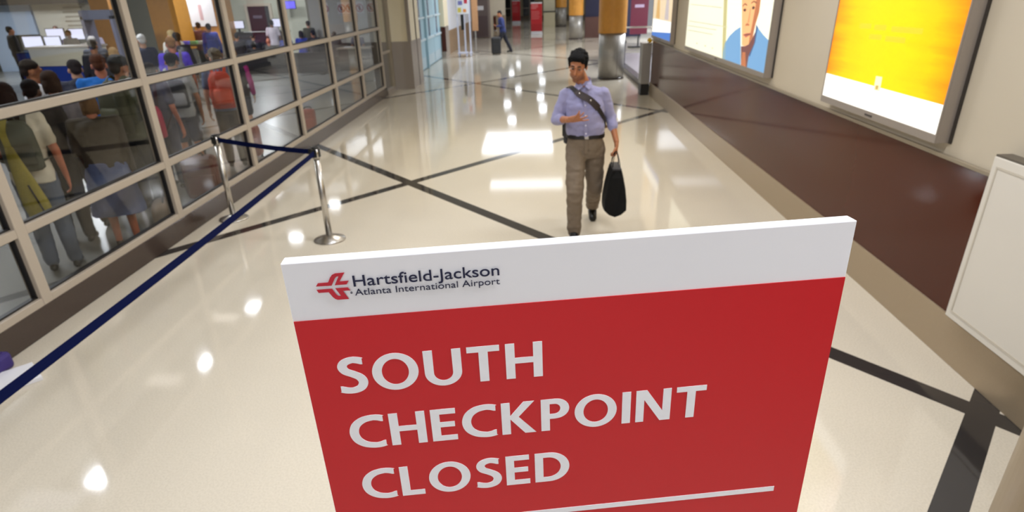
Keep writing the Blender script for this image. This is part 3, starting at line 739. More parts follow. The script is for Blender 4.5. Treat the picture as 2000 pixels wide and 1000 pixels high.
boxo('body', mat('kiosk_navy', S(26, 28, 62), .4), t, -1.2, 1.9, 0, .6, 0, 3.0)
boxo('counter', mat('kiosk_brown', S(84, 52, 44), .4), t, -1.25, -.35, -.35, 0, 0, 1.05)
t = thing('queue_rail', 'steel rail on posts in front of the maroon banner', 'rail', (4.4, 27.5, 0))
b = MB(); b.tube([(-.9, 0, 1.0), (1.4, 0, 1.0)], .03); b.build('top_rail', M_steel, t, True)
for x in (-.9, .2, 1.4):
    b = MB(); b.tube([(x, 0, 0), (x, 0, 1.0)], .025); b.build('upright', M_steel, t, True)
t = thing('cream_counter', 'cream counter with a dark top far right of the red boards', 'counter', (1.05, 52, 0))
boxo('body', mat('counter_cream', S(206, 196, 164), .5), t, -.42, .42, 0, .6, 0, 1.02); boxo('top', M_black, t, -.46, .46, -.04, .64, 1.02, 1.08)
boxo('backboard', mat('counter_board', S(216, 208, 180), .5), t, -.42, .42, .5, .56, 1.08, 2.4)

# ---- rolling notice frame on the left
t = thing('notice_stand', 'white wheeled notice stand with posters by the pale blue doors', 'stand', (-2.93, 28.6, 0))
M_wf = mat('stand_white', S(206, 208, 226), .4)
for x in (-.26, .02, .24):
    boxo('upright', M_wf, t, x - .03, x + .03, -.03, .03, .14, 2.3)
boxo('crossbar', M_wf, t, -.3, .28, -.035, .035, 2.25, 2.32); boxo('foot', M_wf, t, -.3, .1, -.22, .22, .12, .17)
boxo('foot', M_wf, t, .18, .28, -.22, .22, .12, .17)
pb = boxo('poster_board', M_white, t, -.26, .22, -.055, -.032, 1.62, 2.25)
for q, cc in (((-.22, -.08, 1.68, 1.85), S(220, 200, 90)), ((0, .12, 1.68, 1.8), S(236, 150, 70)), ((-.2, -.02, 1.95, 2.1), S(120, 120, 180)), ((.05, .18, 2.0, 2.2), S(196, 50, 70))):
    boxo('poster', mat('poster_%d' % int(cc[0] * 999), cc, .5), pb, q[0], q[1], -.06, -.055, q[2], q[3])
boxo('screen', M_black, t, -.12, .0, -.06, -.032, 1.02, 1.6)
for x in (-.25, .06, .23):
    for y in (-.18, .18):
        b = MB(); ell(b, (x, y, .06), (.03, .06, .06)); b.build('wheel', M_wf, t, True)
t = thing('wood_stand', 'narrow tan wood panel behind the white notice stand', 'panel', (-2.62, 30.2, 0))
boxo('panel', mat('tan_wood', S(176, 134, 96), .5, nz=(10, .15)), t, -.12, .14, 0, .06, .9, 2.4); boxo('leg', M_steel, t, -.02, .04, 0, .05, 0, .9); boxo('foot', M_steel, t, -.15, .17, -.2, .25, 0, .03)

# ---- white sheet and purple case at the lower left corner
t = thing('white_floor_board', 'flat white board lying on the floor at the lower left corner', 'board', (-3.72, 3.52, 0), math.radians(-42))
boxo('sheet', M_white, t, -.13, .16, -.30, .26, 0, .03, bev=.004)
t = thing('purple_case', 'purple bag against the granite kerb at the far lower left', 'bag', (-3.80, 3.70, .0))
boxo('shell', mat('purple_fabric', S(52, 36, 110), .6), t, -.07, .04, -.22, .10, 0, .13, bev=.03)

# ================================================================== SECURITY HALL FURNITURE
t = thing('inspection_counter', 'long cream counter with a blue base in the security hall', 'counter', (-14.2, 20, 0))
boxo('front_panel', mat('counter_front', S(206, 198, 176), .5), t, -.95, 1.0, 0, .7, .72, 1.22); boxo('blue_base', mat('counter_blue', S(26, 60, 150), .45), t, -1.0, 1.05, .02, .7, 0, .72)
boxo('top', M_alu, t, -1.0, 1.05, -.03, .74, 1.22, 1.26)
t = thing('blue_cabinet', 'deep blue cabinet under the glowing screens at far left', 'cabinet', (-15.95, 21.2, 0))
boxo('body', mat('cabinet_blue', S(24, 42, 120), .45), t, -.55, .8, 0, .6, 0, 1.02); boxo('top', M_black, t, -.58, .83, -.02, .62, 1.02, 1.05)
t = thing('belt_bench', 'low dark belt table behind the queue at far left', 'table', (-9.6, 11.4, 0))
boxo('top', mat('bench_dark', S(54, 56, 76), .35), t, -2.2, 1.0, -.5, .5, .66, .78, bev=.02); boxo('side', mat('bench_blue', S(30, 44, 96), .4), t, -2.1, .9, -.45, .45, .05, .66)
def monitor(x, y, z, wd, h, label, col=S(222, 226, 255), rot=0, s=1.3):
    t = thing('monitor', label, 'monitor', (x, y, z), rot, 'glowing screens in the security hall')
    boxo('housing', M_black, t, -wd / 2 - .02, wd / 2 + .02, 0, .05, .12, .16 + h); boxo('screen', emis('screen_%d' % int(col[0] * 1000), col, s), t, -wd / 2, wd / 2, -.006, 0, .14, .14 + h)
    boxo('stand', M_black, t, -.04, .04, .01, .04, .0, .14); boxo('foot', M_black, t, -.12, .12, -.06, .1, 0, .02)
monitor(-16.0, 21.45, 1.05, .62, .30, 'left glowing screen on the deep blue cabinet')
monitor(-15.35, 21.45, 1.05, .50, .28, 'right glowing screen on the deep blue cabinet, nearer the cream counter')
t = thing('scanner_desk', 'pale desk carrying two screens behind the blue cabinet', 'desk', (-15.4, 23.3, 0))
boxo('top', M_alu, t, -1.3, 1.2, -.3, .4, 1.12, 1.16); boxo('modesty_panel', mat('grey_recess', S(92, 92, 104), .5), t, -1.25, 1.15, .3, .34, 0, 1.12)
for x in (-1.2, 1.1): boxo('leg', M_alu, t, x, x + .06, -.26, .3, 0, 1.12)
monitor(-16.5, 23.3, 1.16, .62, .34, 'bright screen on the rear desk, left one')
monitor(-15.75, 23.3, 1.16, .5, .32, 'bright screen on the rear desk, right one')
def wood_col(x, y, wd, label, m=M_wood):
    t = thing('square_column', label, 'column', (x, y, 0)); boxo('wood_cladding', m, t, -wd / 2, wd / 2, -wd / 2, wd / 2, .95, CEIL); boxo('steel_base', M_steelgrey, t, -wd / 2 + .02, wd / 2 - .02, -wd / 2 + .02, wd / 2 - .02, 0, .95)
wood_col(-14.05, 22.6, .62, 'narrow orange wood pillar behind the metal detector frame')
wood_col(-11.85, 22.4, .86, 'broad orange wood pillar behind the white haired man')
wood_col(-11.75, 25.2, 1.05, 'orange wood pillar backing the white notice sheet')
t = thing('notice_sheet', 'white notice sheet fixed to the orange wood pillar', 'notice', (-11.83, 24.62, 1.55))
boxo('sheet', M_white, t, -.48, .42, 0, .03, 0, 1.4); boxo('printed_figure', mat('faded_pink', S(206, 170, 172), .5), t, -.12, .0, -.004, 0, .2, .7)
t = thing('metal_detector', 'grey walk through metal detector frame in the security hall', 'gate', (-12.65, 20, 0))
for x in (-.47, .39): boxo('side_panel', mat('detector_grey', S(122, 122, 142), .4), t, x, x + .09, -.25, .25, 0, 2.05, bev=.01)
boxo('header', mat('detector_head', S(104, 106, 122), .4), t, -.47, .48, -.25, .25, 1.95, 2.2, bev=.01)
t = thing('display_table', 'table of small bins beside the broad wood pillar', 'table', (-10.75, 21.75, 0))
boxo('top', mat('table_brown', S(96, 72, 50), .4), t, -.6, .55, -.3, .3, 1.08, 1.13)
for x in (-.55, .48):
    for y in (-.26, .2): boxo('leg', M_steel, t, x, x + .05, y, y + .05, 0, 1.08)
for i, cc in enumerate((S(96, 90, 210), S(120, 170, 110), S(196, 194, 180), S(150, 140, 190))):
    bx = thing('tray', ('violet', 'green', 'cream', 'lilac')[i] + ' tray on the table beside the broad wood pillar', 'tray', (-11.15 + i * .27, 21.65, 1.13)); boxo('bin', mat('tray_%d' % i, cc, .5), bx, -.11, .11, -.09, .09, 0, .10, bev=.015)
monitor(-11.1, 25.7, 1.28, .42, .24, 'blue glowing screen left of the white shirted man')
monitor(-9.63, 25.7, 1.30, .30, .26, 'pale screen right of the white shirted man')
t = thing('screening_desk', 'dark desk under the screens by the far doorway', 'desk', (-10.4, 25.75, 0))
boxo('top', M_black, t, -.78, 1.1, -.3, .4, 1.25, 1.28); boxo('body', mat('bench_dark', S(54, 56, 76), .35), t, -.75, 1.05, -.2, .38, 0, 1.25)
b = MB(); dr = root('door_4')
boxo('door_opening', mat('opening_black', S(22, 22, 28), .6), dr, -13.2, -12.2, 31.9, 31.98, 0, 2.1)
boxo('door_frame', M_alu, dr, -13.32, -13.2, 31.86, 32, 0, 2.2); boxo('door_frame', M_alu, dr, -12.2, -12.08, 31.86, 32, 0, 2.2); boxo('door_frame', M_alu, dr, -13.2, -12.2, 31.86, 32, 2.1, 2.2)
t = thing('purple_screen', 'violet glowing screen high on the dark recess wall', 'screen', (-11.1, 31.5, 1.95))
boxo('housing', M_black, t, -.3, .3, .02, .08, 0, .34); boxo('screen', emis('screen_violet', S(120, 110, 255), .9), t, -.28, .28, .014, .02, .02, .32)
for i, x in enumerate((-7.83, -7.2, -6.9, -6.52, -6.1)):
    where = ('leftmost', 'second', 'third', 'fourth', 'rightmost')[i]
    t = thing('prohibition_sign', 'red circle prohibition sign on the white hall wall, ' + where + ' in the row of five', 'sign', (x, 25.99, 1.98), 0, 'prohibition signs')
    M_rc = mat('ring_red', S(176, 70, 80), .5)
    boxo('plate', M_white, t, -.145, .145, -.008, 0, -.23, .21)
    fr = (V((0, -.009, 0)), V((1, 0, 0)), V((0, 0, 1)), V((0, -1, 0)))
    glyph_obj('ring', [arc(0, 0, .138, .138, 0, 360, 40)[:-1], arc(0, 0, .108, .108, 0, 360, 40)[:-1]], fr, M_rc, t, .002)
    glyph_obj('slash', [[(-.098, .075), (-.075, .098), (.098, -.075), (.075, -.098)]], fr, M_rc, t, .002)
    glyph_obj('pictogram', [[(-.03, -.08), (.03, -.08), (.045, .02), (.02, .09), (-.03, .08), (-.05, .0)]], fr, mat('picto', S(84, 74, 80), .5), t, .0012)
    boxo('caption', mat('picto', S(84, 74, 80), .5), t, -.12, .12, -.0095, -.008, -.205, -.19)
t = thing('clerk_desk', 'small pale desk standing against the white sign wall', 'desk', (-6.4, 24.2, 0))
boxo('top', M_alu, t, -.6, .6, -.3, .3, .72, .76); boxo('front', mat('dark_base', S(36, 32, 34), .35), t, -.56, .56, -.26, -.22, 0, .72)
for x in (-.55, .5): boxo('leg', M_black, t, x, x + .05, .2, .25, 0, .72)
t = thing('paper_stack', 'white paper stack on the small pale desk', 'papers', (-6.6, 24.1, .76)); boxo('sheets', M_white, t, -.15, .15, -.11, .11, 0, .03)

# ================================================================== PEOPLE
SKIN = {'tan': S(168, 108, 72), 'fair': S(214, 164, 134), 'brown': S(122, 76, 52), 'red': S(200, 122, 92), 'dark': S(84, 54, 40)}
def Rz(a): return Matrix.Rotation(a, 3, 'Z')

# ---- the walking man (world coordinates, facing the camera)
def walking_man():
    O = V((.49, 6.42, 0))
    t = thing('person', 'man in pale blue shirt and khaki trousers walking toward the camera with a black tote', 'person', O)
    R = (Matrix.Rotation(math.radians(-13), 3, 'Z') @ Matrix.Rotation(math.radians(7), 3, 'Y') @ Matrix.Rotation(math.radians(20), 3, 'X'))
    HC = V((.390, 6.275, 1.690)); K = 1.03
    nk = V((.452, 6.39, 1.525)); shR = V((.287, 6.41, 1.420)); shL = V((.646, 6.39, 1.424))
    elR = V((.200, 6.39, 1.195)); wrR = V((.315, 6.155, 1.232)); elL = V((.728, 6.43, 1.205)); wrL = V((.780, 6.33, .995))
    hipR = V((.398, 6.40, .93)); hipL = V((.582, 6.43, .93)); knR = V((.380, 6.24, .505)); knL = V((.598, 6.50, .49))
    anR = V((.385, 6.26, .09)); anL = V((.628, 6.99, .135))
    # body: one continuous surface
    b = MB(); head_parts(b, HC, R, K)
    cap(b, HC + R @ V((0, .02, -.05)), .056, nk + V((0, .0, -.01)), .064)
    b.loft([sect((.487, 6.41, .86), .150, .105), sect((.487, 6.41, .95), .150, .105), sect((.482, 6.40, 1.06), .142, .10), sect((.475, 6.39, 1.2), .155, .105), sect((.468, 6.40, 1.33), .168, .105), sect((.463, 6.41, 1.40), .145, .080), sect((.46, 6.41, 1.45), .08, .055)])
    cap(b, nk + V((0, 0, -.10)), .056, shR + V((.01, 0, -.02)), .044); cap(b, nk + V((0, 0, -.10)), .056, shL + V((-.01, 0, -.02)), .044)
    cap(b, shR + V((0, 0, -.02)), .044, elR, .040); cap(b, elR, .041, wrR, .027); cap(b, shL + V((0, 0, -.02)), .044, elL, .040); cap(b, elL, .041, wrL, .027)
    for h_, k_, a_ in ((hipR, knR, anR), (hipL, knL, anL)):
        cap(b, h_, .082, k_, .056); cap(b, k_, .055, a_, .038)
    for a_, toe in ((anR, V((.372, 6.10, .04))), (anL, V((.627, 6.885, .03)))):
        cap(b, a_ + V((0, .02, -.03)), .035, toe, .026)
    # open right hand before the belly, left hand closed on the tote handle
    hand(b, wrR + (wrR - elR).normalized() * .02, V((.060, -.06, .02)), V((.35, .55, .75)), -1, spread=.28, k=1.1, thumb=V((.45, -.1, .75)), curls=(.12, .2, .3, .4))
    hand(b, wrL + V((.004, -.012, -.035)), V((.02, -.05, -1)), V((-1, .1, 0)), -1, curl=1.15, k=1.0, thumb=V((-.55, -.55, -.7)))
    def post(me):
        Ri = R.transposed(); hc = HC - O
        def fn(co):
            q = Ri @ (co - hc); k = 1.0
            if abs(q.x) < .075 and q.y < .01 and q.z > -.125:
                f = min(1, max(0, (-.036 - q.z) / .03))
                k = 1 - .46 * f
            return (k, k * (1.0 + .02 * (1 - k)), k * (1.0 + .1 * (1 - k)), 1)
        tone(me, fn)
    blob('body', b, skin_mat('skin_tan', SKIN['tan']), t, .0062, 3, post=post, off=O)
    face_bits(t, HC, R, K, off=O)
    # hair
    b = MB(); T = lambda x, y, z: HC + R @ (V((x, y, z)) * K)
    ell(b, T(0, .026, .058), (.092, .098, .074), R); ell(b, T(0, .075, .0), (.070, .05, .06), R); ell(b, T(0, -.030, .098), (.070, .062, .036), R)
    rnd = random.Random(3)
    for i in range(60):
        a = rnd.uniform(0, 2 * PI); q = rnd.uniform(.15, 1.0)
        x = .084 * math.cos(a) * q; y = .022 + .092 * math.sin(a) * q; z = .060 + .070 * math.sqrt(max(0, 1 - q * q)) + rnd.uniform(-.008, .004)
        ell(b, T(x, y, z), (.016, .016, .014), R, 8)
    for i in range(9):
        x = -.056 + .014 * i; ell(b, T(x, -.066 + .5 * x * x * 8, .092 + .006 * math.sin(i * 2.1)), (.016, .02, .018), R, 8)
    for s in (-1, 1): cap(b, T(.076 * s, -.012, .06), .020, T(.074 * s, -.012, .0), .010, 8)
    blob('hair', b, mat('hair_black', S(9, 8, 8), .8, spec=.2, nz=(120, .4), bump=(160, .5)), t, .0065, 1, wr=(.003, 60), off=O)
    # shirt
    M_sh = mat('shirt_blue', S(144, 142, 178), .75, nz=(420, .16), bump=(30, .12), sheen=.2)
    b = MB()
    b.loft([sect((.485, 6.405, 1.046), .180, .126), sect((.484, 6.405, 1.075), .188, .134), sect((.479, 6.395, 1.12), .190, .138), sect((.475, 6.39, 1.22), .184, .132), sect((.470, 6.395, 1.32), .190, .130), sect((.465, 6.405, 1.39), .184, .115), sect((.461, 6.405, 1.445), .140, .095), sect((.457, 6.40, 1.495), .088, .074), sect((.455, 6.395, 1.525), .068, .066)])
    cap(b, nk + V((.0, .0, -.085)), .080, shR + V((.012, 0, -.008)), .062); cap(b, nk + V((0, 0, -.085)), .080, shL + V((-.012, 0, -.008)), .062)
    cap(b, shR, .064, elR + V((-.002, 0, 0)), .057); eR = elR.lerp(wrR, .36); cap(b, elR, .056, eR, .050)
    cap(b, shL, .064, elL, .055); eL = elL.lerp(wrL, .42); cap(b, elL, .054, eL, .049)
    sh = blob('shirt', b, M_sh, t, .0085, 3, wr=(.0075, 13), off=O)
    b = MB()
    for e_, w_, r in ((eR, wrR, .052), (eL, wrL, .050)):
        d = (w_ - e_).normalized(); cap(b, e_ - d * .045, r, e_ - d * .004, r * .99)
    blob('cuff', b, M_sh, sh, .0075, 2, wr=(.003, 20), off=O)
    # collar: two wings and a band
    b = MB()
    n = 18; ring = []
    for k, (rr, z) in enumerate(((.068, -.008), (.070, .030))):
        ring.append([nk - O + V((math.cos(2 * PI * i / n) * rr, math.sin(2 * PI * i / n) * rr * .95 - .012, z + .012 + .018 * math.sin(2 * PI * i / n))) for i in range(n)])
    b.loft(ring, cap=False)
    b.build('collar_band', M_sh, sh, True)
    for s in (-1, 1):
        p = nk - O; b = MB()
        out = [(V((.010 * s, -.090, -.020))), (V((.050 * s, -.100, -.052))), (V((.078 * s, -.060, -.006))), (V((.066 * s, -.012, .030))), (V((.032 * s, -.075, .012)))]
        va = [b.b.verts.new(p + q) for q in out]; vb = [b.b.verts.new(p + q + V((0, -.005, .004))) for q in out]
        b.b.faces.new(va); b.b.faces.new(vb[::-1])
        for i in range(5): b.b.faces.new((va[i], va[(i + 1) % 5], vb[(i + 1) % 5], vb[i]))
        b.build('collar_wing', M_sh, sh)
    pl = [(.462, 6.305, 1.455), (.464, 6.268, 1.38), (.468, 6.258, 1.30), (.472, 6.254, 1.2), (.476, 6.252, 1.12), (.480, 6.258, 1.05)]
    b = MB(); b.strap([V(p) - O for p in catmull(pl, 4)], V((0, -1, .1)), .032, .006); b.build('placket', M_sh, sh)
    for p in catmull(pl, 2)[1::2]:
        b = MB(); ell(b, V(p) - O + V((0, -.006, 0)), (.0058, .003, .0058), None, 10); b.build('button', mat('button_pale', S(226, 224, 230), .3), sh, True)
    # trousers
    M_tr = mat('trousers_khaki', S(116, 101, 84), .8, nz=(500, .2), bump=(40, .1))
    b = MB()
    b.loft([sect((.487, 6.415, 1.045), .172, .120), sect((.487, 6.415, .99), .178, .125), sect((.488, 6.42, .93), .182, .128), sect((.488, 6.425, .86), .178, .122), sect((.487, 6.42, .82), .150, .10)])
    for h_, k_, a_, rr in ((hipR, knR, anR, 1), (hipL, knL, anL, 1)):
        cap(b, h_ + V((0, 0, -.02)), .108, k_, .086); cap(b, k_, .085, a_ + V((0, 0, .02)), .070)
        cap(b, k_.lerp(a_, .55), .078, a_ + V((0, 0, .012)), .072)
    tr = blob('trousers', b, M_tr, t, .0088, 3, wr=(.0095, 11), off=O, zmin=.015)
    b = MB()
    b.loft([sect((.487 - O.x, 6.413 - O.y, 1.022), .190, .138), sect((.487 - O.x, 6.413 - O.y, 1.056), .188, .136)], cap=False); b.loft([sect((.487 - O.x, 6.413 - O.y, 1.022), .176, .124), sect((.487 - O.x, 6.413 - O.y, 1.058), .173, .122)], cap=False)
    be = b.build('belt', mat('belt_black', S(22, 18, 18), .4), t, True)
    boxo('buckle', M_steel, be, -.022, .018, -.150, -.142, 1.023, 1.056, bev=.002)
    b = MB(); b.strap([V((-.004, -.134, 1.02)), V((-.004, -.136, .96)), V((-.004, -.132, .88))], V((0, -1, 0)), .03, .005); b.build('fly', M_tr, tr)
    # shoes
    M_shoe = mat('shoe_black', S(16, 15, 16), .28)
    for a_, heel, toe in ((anR, V((.386, 6.31, .035)), V((.366, 6.045, .032))), (anL, V((.630, 7.06, .115)), V((.626, 6.865, .035)))):
        b = MB(); m_ = heel.lerp(toe, .5); cap(b, heel, .042, m_, .047); cap(b, m_, .050, toe, .044); cap(b, a_ + V((0, .01, .0)), .050, m_ + V((0, 0, .012)), .046)
        blob('shoe', b, M_shoe, t, .008, 3, zmin=0.0, off=O)
    return t
walking_man()

# his tote and shoulder bag
def tote():
    O = V((.782, 6.29, .285)); t = thing('tote_bag', 'black tote hanging from the walking man\'s left hand', 'bag', O)
    M_b = mat('tote_black', S(9, 9, 10), .75, spec=.25, nz=(200, .3), bump=(60, .25))
    b = MB(); rings = []
    # along the walking direction: near end, middle, far end; each a closed outline narrow at the top
    for y, k, cr, dz in ((-.155, .94, .03, .0), (-.145, 1.0, .012, -.012), (-.05, 1.03, 0, -.02), (.06, 1.03, 0, -.02), (.145, 1.0, 0, -.012), (.155, .94, 0, 0)):
        rings.append([V((x * k * 1.12, y + cr * (1 if abs(x) < .02 else 0), z * .925 + (dz if z < .1 else 0))) for x, z in ((0, -.005), (.055, .025), (.098, .075), (.096, .16), (.080, .30), (.058, .42), (.040, .50), (0, .505), (-.040, .50), (-.058, .42), (-.080, .30), (-.096, .16), (-.098, .075), (-.055, .025))])
    b.loft(rings); me = b.mesh('body')
    o = new_obj('body', me, M_b, t, False)
    md = o.modifiers.new('bevel', 'BEVEL'); md.width = .008; md.segments = 3; md.limit_method = 'ANGLE'
    for s in (-1, 1):
        pts = catmull([(.036 * s, -.065, .42), (.034 * s, -.062, .50), (.016 * s - .004, -.035, .592), (-.006 + .004 * s, 0, .612), (.016 * s - .004, .035, .592), (.034 * s, .062, .50), (.036 * s, .065, .42)], 5)
        b = MB(); b.strap(pts, V((1, 0, .2)), .022, .006); b.build('handle', M_b, t)
    b = MB(); b.strap([V((.0, -.130, .06)), V((0, -.134, .25)), V((0, -.140, .43))], V((0, -1, 0)), .005, .004); b.build('seam', mat('seam_grey', S(38, 36, 40), .6), t)
    b = MB(); b.box(-.042, .042, -.150, .150, .460, .474); b.build('zip', mat('seam_grey', S(38, 36, 40), .6), t)
tote()
def shoulder_bag():
    O = V((.35, 6.62, 1.0)); t = thing('messenger_bag', 'dark shoulder bag behind the walking man\'s hip with a strap across his chest', 'bag', O)
    M_b = mat('strap_dark', S(26, 20, 20), .6, nz=(300, .25))
    Rb = Matrix.Translation(V((0, 0, 0))) @ Matrix.Rotation(math.radians(20), 4, 'Z')
    b = MB(); b.box(-.06, .19, -.045, .06, -.09, .13, bev=.02, T=Rb); bd = b.build('body', mat('bag_dark', S(24, 22, 26), .6), t)
    b = MB(); b.box(-.065, .195, .05, .072, -.02, .14, bev=.008, T=Rb); b.build('flap', mat('bag_dark', S(24, 22, 26), .6), bd)
    P = [(.262, 6.64, 1.10), (.258, 6.55, 1.33), (.285, 6.475, 1.445), (.325, 6.40, 1.492), (.368, 6.325, 1.470), (.42, 6.272, 1.435), (.50, 6.250, 1.395), (.575, 6.262, 1.325), (.632, 6.310, 1.24), (.672, 6.39, 1.16), (.655, 6.50, 1.10), (.56, 6.575, 1.06), (.46, 6.60, 1.06)]
    N_ = [(-.3, 1, .2), (-.5, .6, .5), (-.3, .3, .9), (-.2, -.2, 1), (-.1, -.7, .7), (0, -1, .35), (0, -1, .2), (.25, -1, .1), (.7, -.7, 0), (1, -.1, 0), (.8, .6, 0), (.3, 1, 0), (0, 1, 0)]
    pts = catmull(P, 6); nn = catmull(N_, 6)
    b = MB(); b.strap([p + n.normalized() * .006 - O for p, n in zip(pts, nn)], nn, .042, .005); st = b.build('strap', M_b, t)
    a, c = 26, 44
    b = MB(); b.strap([p + n.normalized() * .013 - O for p, n in zip(pts[a:c], nn[a:c])], nn[a:c], .062, .010); b.build('shoulder_pad', mat('pad_brown', S(44, 32, 30), .55, nz=(200, .3)), st)
    for i in (29, 37):
        p = pts[i] + nn[i].normalized() * .020 - O; b = MB(); ell(b, p, (.009, .006, .009), None, 10); b.build('stud', M_steel, st, True)
shoulder_bag()

# ---- everyone else: a figure built at the origin facing -Y, then placed
ARMS = {   # elbow, wrist, hand direction, palm normal (for the right side; mirrored for the left)
    'down': ((-.235, .03, 1.13), (-.245, -.05, .88), (-.02, -.12, -1), (1, 0, 0)),
    'bent': ((-.235, .04, 1.13), (-.14, -.23, 1.13), (.35, -.8, .25), (.4, .2, .9)),
    'strap': ((-.25, -.04, 1.18), (-.15, -.17, 1.36), (.25, -.2, .9), (.2, 1, 0)),
    'back': ((-.24, .08, 1.13), (-.23, .05, .88), (0, .1, -1), (1, 0, 0)),
    'pull': ((-.24, .10, 1.14), (-.26, .22, .92), (0, .35, -.9), (1, 0, 0)),
    'fwd': ((-.22, -.12, 1.2), (-.17, -.36, 1.16), (0, -1, 0), (0, 0, -1)),
}
M_SH = {}
def figure(label, x, y, face, h=1.74, skin='fair', hair='short', hcol=(40, 28, 22), top=(60, 60, 70), sleeve='short', bottom='trousers', bcol=(50, 52, 62), shoe=(30, 28, 28),
           arms=('down', 'down'), girth=1.0, lean=0.0, nod=8, turn=0, hat=None, vox=.013, stride=0.0, legs=True, group=None, seat=None, z=0.0, slcol=None):
    k = h / 1.75
    t = thing('person', label, 'person', (x, y, z), math.radians(face), group)
    P = lambda a: V(a) * k
    def up(a):                # bend forward above the hips
        a = V(a); d = a.z - .92
        if d > 0: a = a + V((0, -math.sin(lean) * d, (math.cos(lean) - 1) * d))
        return a * k
    R = Rz(math.radians(turn)) @ Matrix.Rotation(math.radians(nod), 3, 'X')
    hc = up((0, -.035, 1.607)); nk = up((0, .0, 1.475)); g = girth
    J = {}
    for s, nm in ((-1, 0), (1, 1)):
        m_ = lambda v: (-s * v[0], v[1], v[2])
        e_, w_, d_, n_ = ARMS[arms[nm]]
        J[nm] = (up((.168 * s * g, .0, 1.432)), up(m_(e_)), up(m_(w_)), V(m_(d_)), V(m_(n_)), s)
    if seat is not None:
        hips = [P((.09 * s, 0, .92)) for s in (-1, 1)]; knees = [P((.11 * s, -.42, .95)) for s in (-1, 1)]; ank = [P((.11 * s, -.40, -z / k + .085)) for s in (-1, 1)]
    else:
        hips = [P((.088 * s, 0, .92)) for s in (-1, 1)]
        knees = [P((.092 * s, -.02 - stride * s * .5, .50 + abs(stride) * .02)) for s in (-1, 1)]; ank = [P((.098 * s, .03 - stride * s * .9, .085 + (abs(stride) * .12 if s * stride < 0 else 0))) for s in (-1, 1)]
    toes = [a + P((.015 * s, -.15, -.048)) for a, s in zip(ank, (-1, 1))]
    SEC = [(.86, .150, .105, 0), (.95, .150, .105, 0), (1.06, .135, .097, -.005), (1.2, .148, .103, -.01), (1.32, .162, .105, -.004), (1.41, .150, .085, .0), (1.465, .085, .062, .0)]
    def torso(b, z0, z1, inf, gg=1.0):
        rs = []
        for z_, hw, hd, yo in SEC:
            if z0 - .001 <= z_ <= z1 + .001:
                c_ = up((0, yo, z_)); rs.append(sect(c_, (hw * (g if z_ < 1.38 else (1 + g) / 2) + inf) * k, (hd * g + inf) * k))
        b.loft(rs)
    # body
    b = MB(); head_parts(b, hc, R, k)
    cap(b, hc + R @ P((0, .02, -.05)), .052 * k, nk, .058 * k); torso(b, .86, 1.465, 0)
    for s_, e_, w_, d_, n_, s in J.values():
        cap(b, nk + P((0, 0, -.075)), .055 * k, s_ + P((0, 0, -.012)), .045 * k); cap(b, s_ + P((0, 0, -.012)), .045 * k, e_, .039 * k); cap(b, e_, .039 * k, w_, .026 * k)
        hand(b, w_ + d_.normalized() * .03 * k, d_, n_, s * (-1 if n_.x * s > 0 else 1) * -1, curl=.5 if True else .3, k=k)
    for h_, kn, a_, to in zip(hips, knees, ank, toes):
        cap(b, h_, .078 * k * min(g, 1.1), kn, .052 * k); cap(b, kn, .050 * k, kn.lerp(a_, .35) + P((0, .015, 0)), .051 * k); cap(b, kn.lerp(a_, .35) + P((0, .015, 0)), .050 * k, a_, .036 * k); cap(b, a_ + P((0, .02, -.03)), .034 * k, to, .026 * k)
    blob('body', b, skin_mat('skin_' + skin, SKIN[skin]), t, min(vox, .0105), 2, post=tone)
    if vox < .0135: face_bits(t, hc, R, k, mat('brow_%d%d%d' % hcol, S(*hcol), .7))
    # hair
    if hair != 'bald':
        b = MB(); T = lambda x_, y_, z_: hc + R @ (V((x_, y_, z_)) * k); E = lambda c_, r_: ell(b, T(*c_), [q * k for q in r_], R)
        E((0, .028, .060), (.083, .096, .078)); E((0, .07, .005), (.066, .048, .062))
        if hair in ('bob', 'long', 'tail'):
            E((0, .06, -.02), (.080, .058, .085))
            for s in (-1, 1): cap(b, T(.062 * s, .02, .03), .03 * k, T(.064 * s, .03, -.085), .024 * k, 8)
        if hair == 'long': cap(b, T(0, .085, 0), .06 * k, T(0, .10, -.20), .055 * k); cap(b, T(.04, .08, 0), .04 * k, T(.05, .09, -.22), .03 * k); cap(b, T(-.04, .08, 0), .04 * k, T(-.05, .09, -.22), .03 * k)
        if hair == 'tail': cap(b, T(0, .11, .03), .028 * k, T(0, .15, -.14), .018 * k)
        if hair == 'curly':
            rn = random.Random(int(x * 91) & 255)
            for i in range(46):
                a = rn.uniform(0, 2 * PI); q = rn.uniform(-.25, 1); rr = math.sqrt(max(0, 1 - q * q))
                yy = .03 + .1 * math.sin(a) * rr
                if yy < -.045 and q < .75: continue
                ell(b, T(.086 * math.cos(a) * rr, yy, .055 + .085 * q), [.022 * k] * 3, None, 8)
        blob('hair', b, mat('hair_%d%d%d' % hcol, S(*hcol), .8, spec=.2, nz=(90, .35), bump=(120, .5)), t, .0095, 1, wr=(.003, 45))
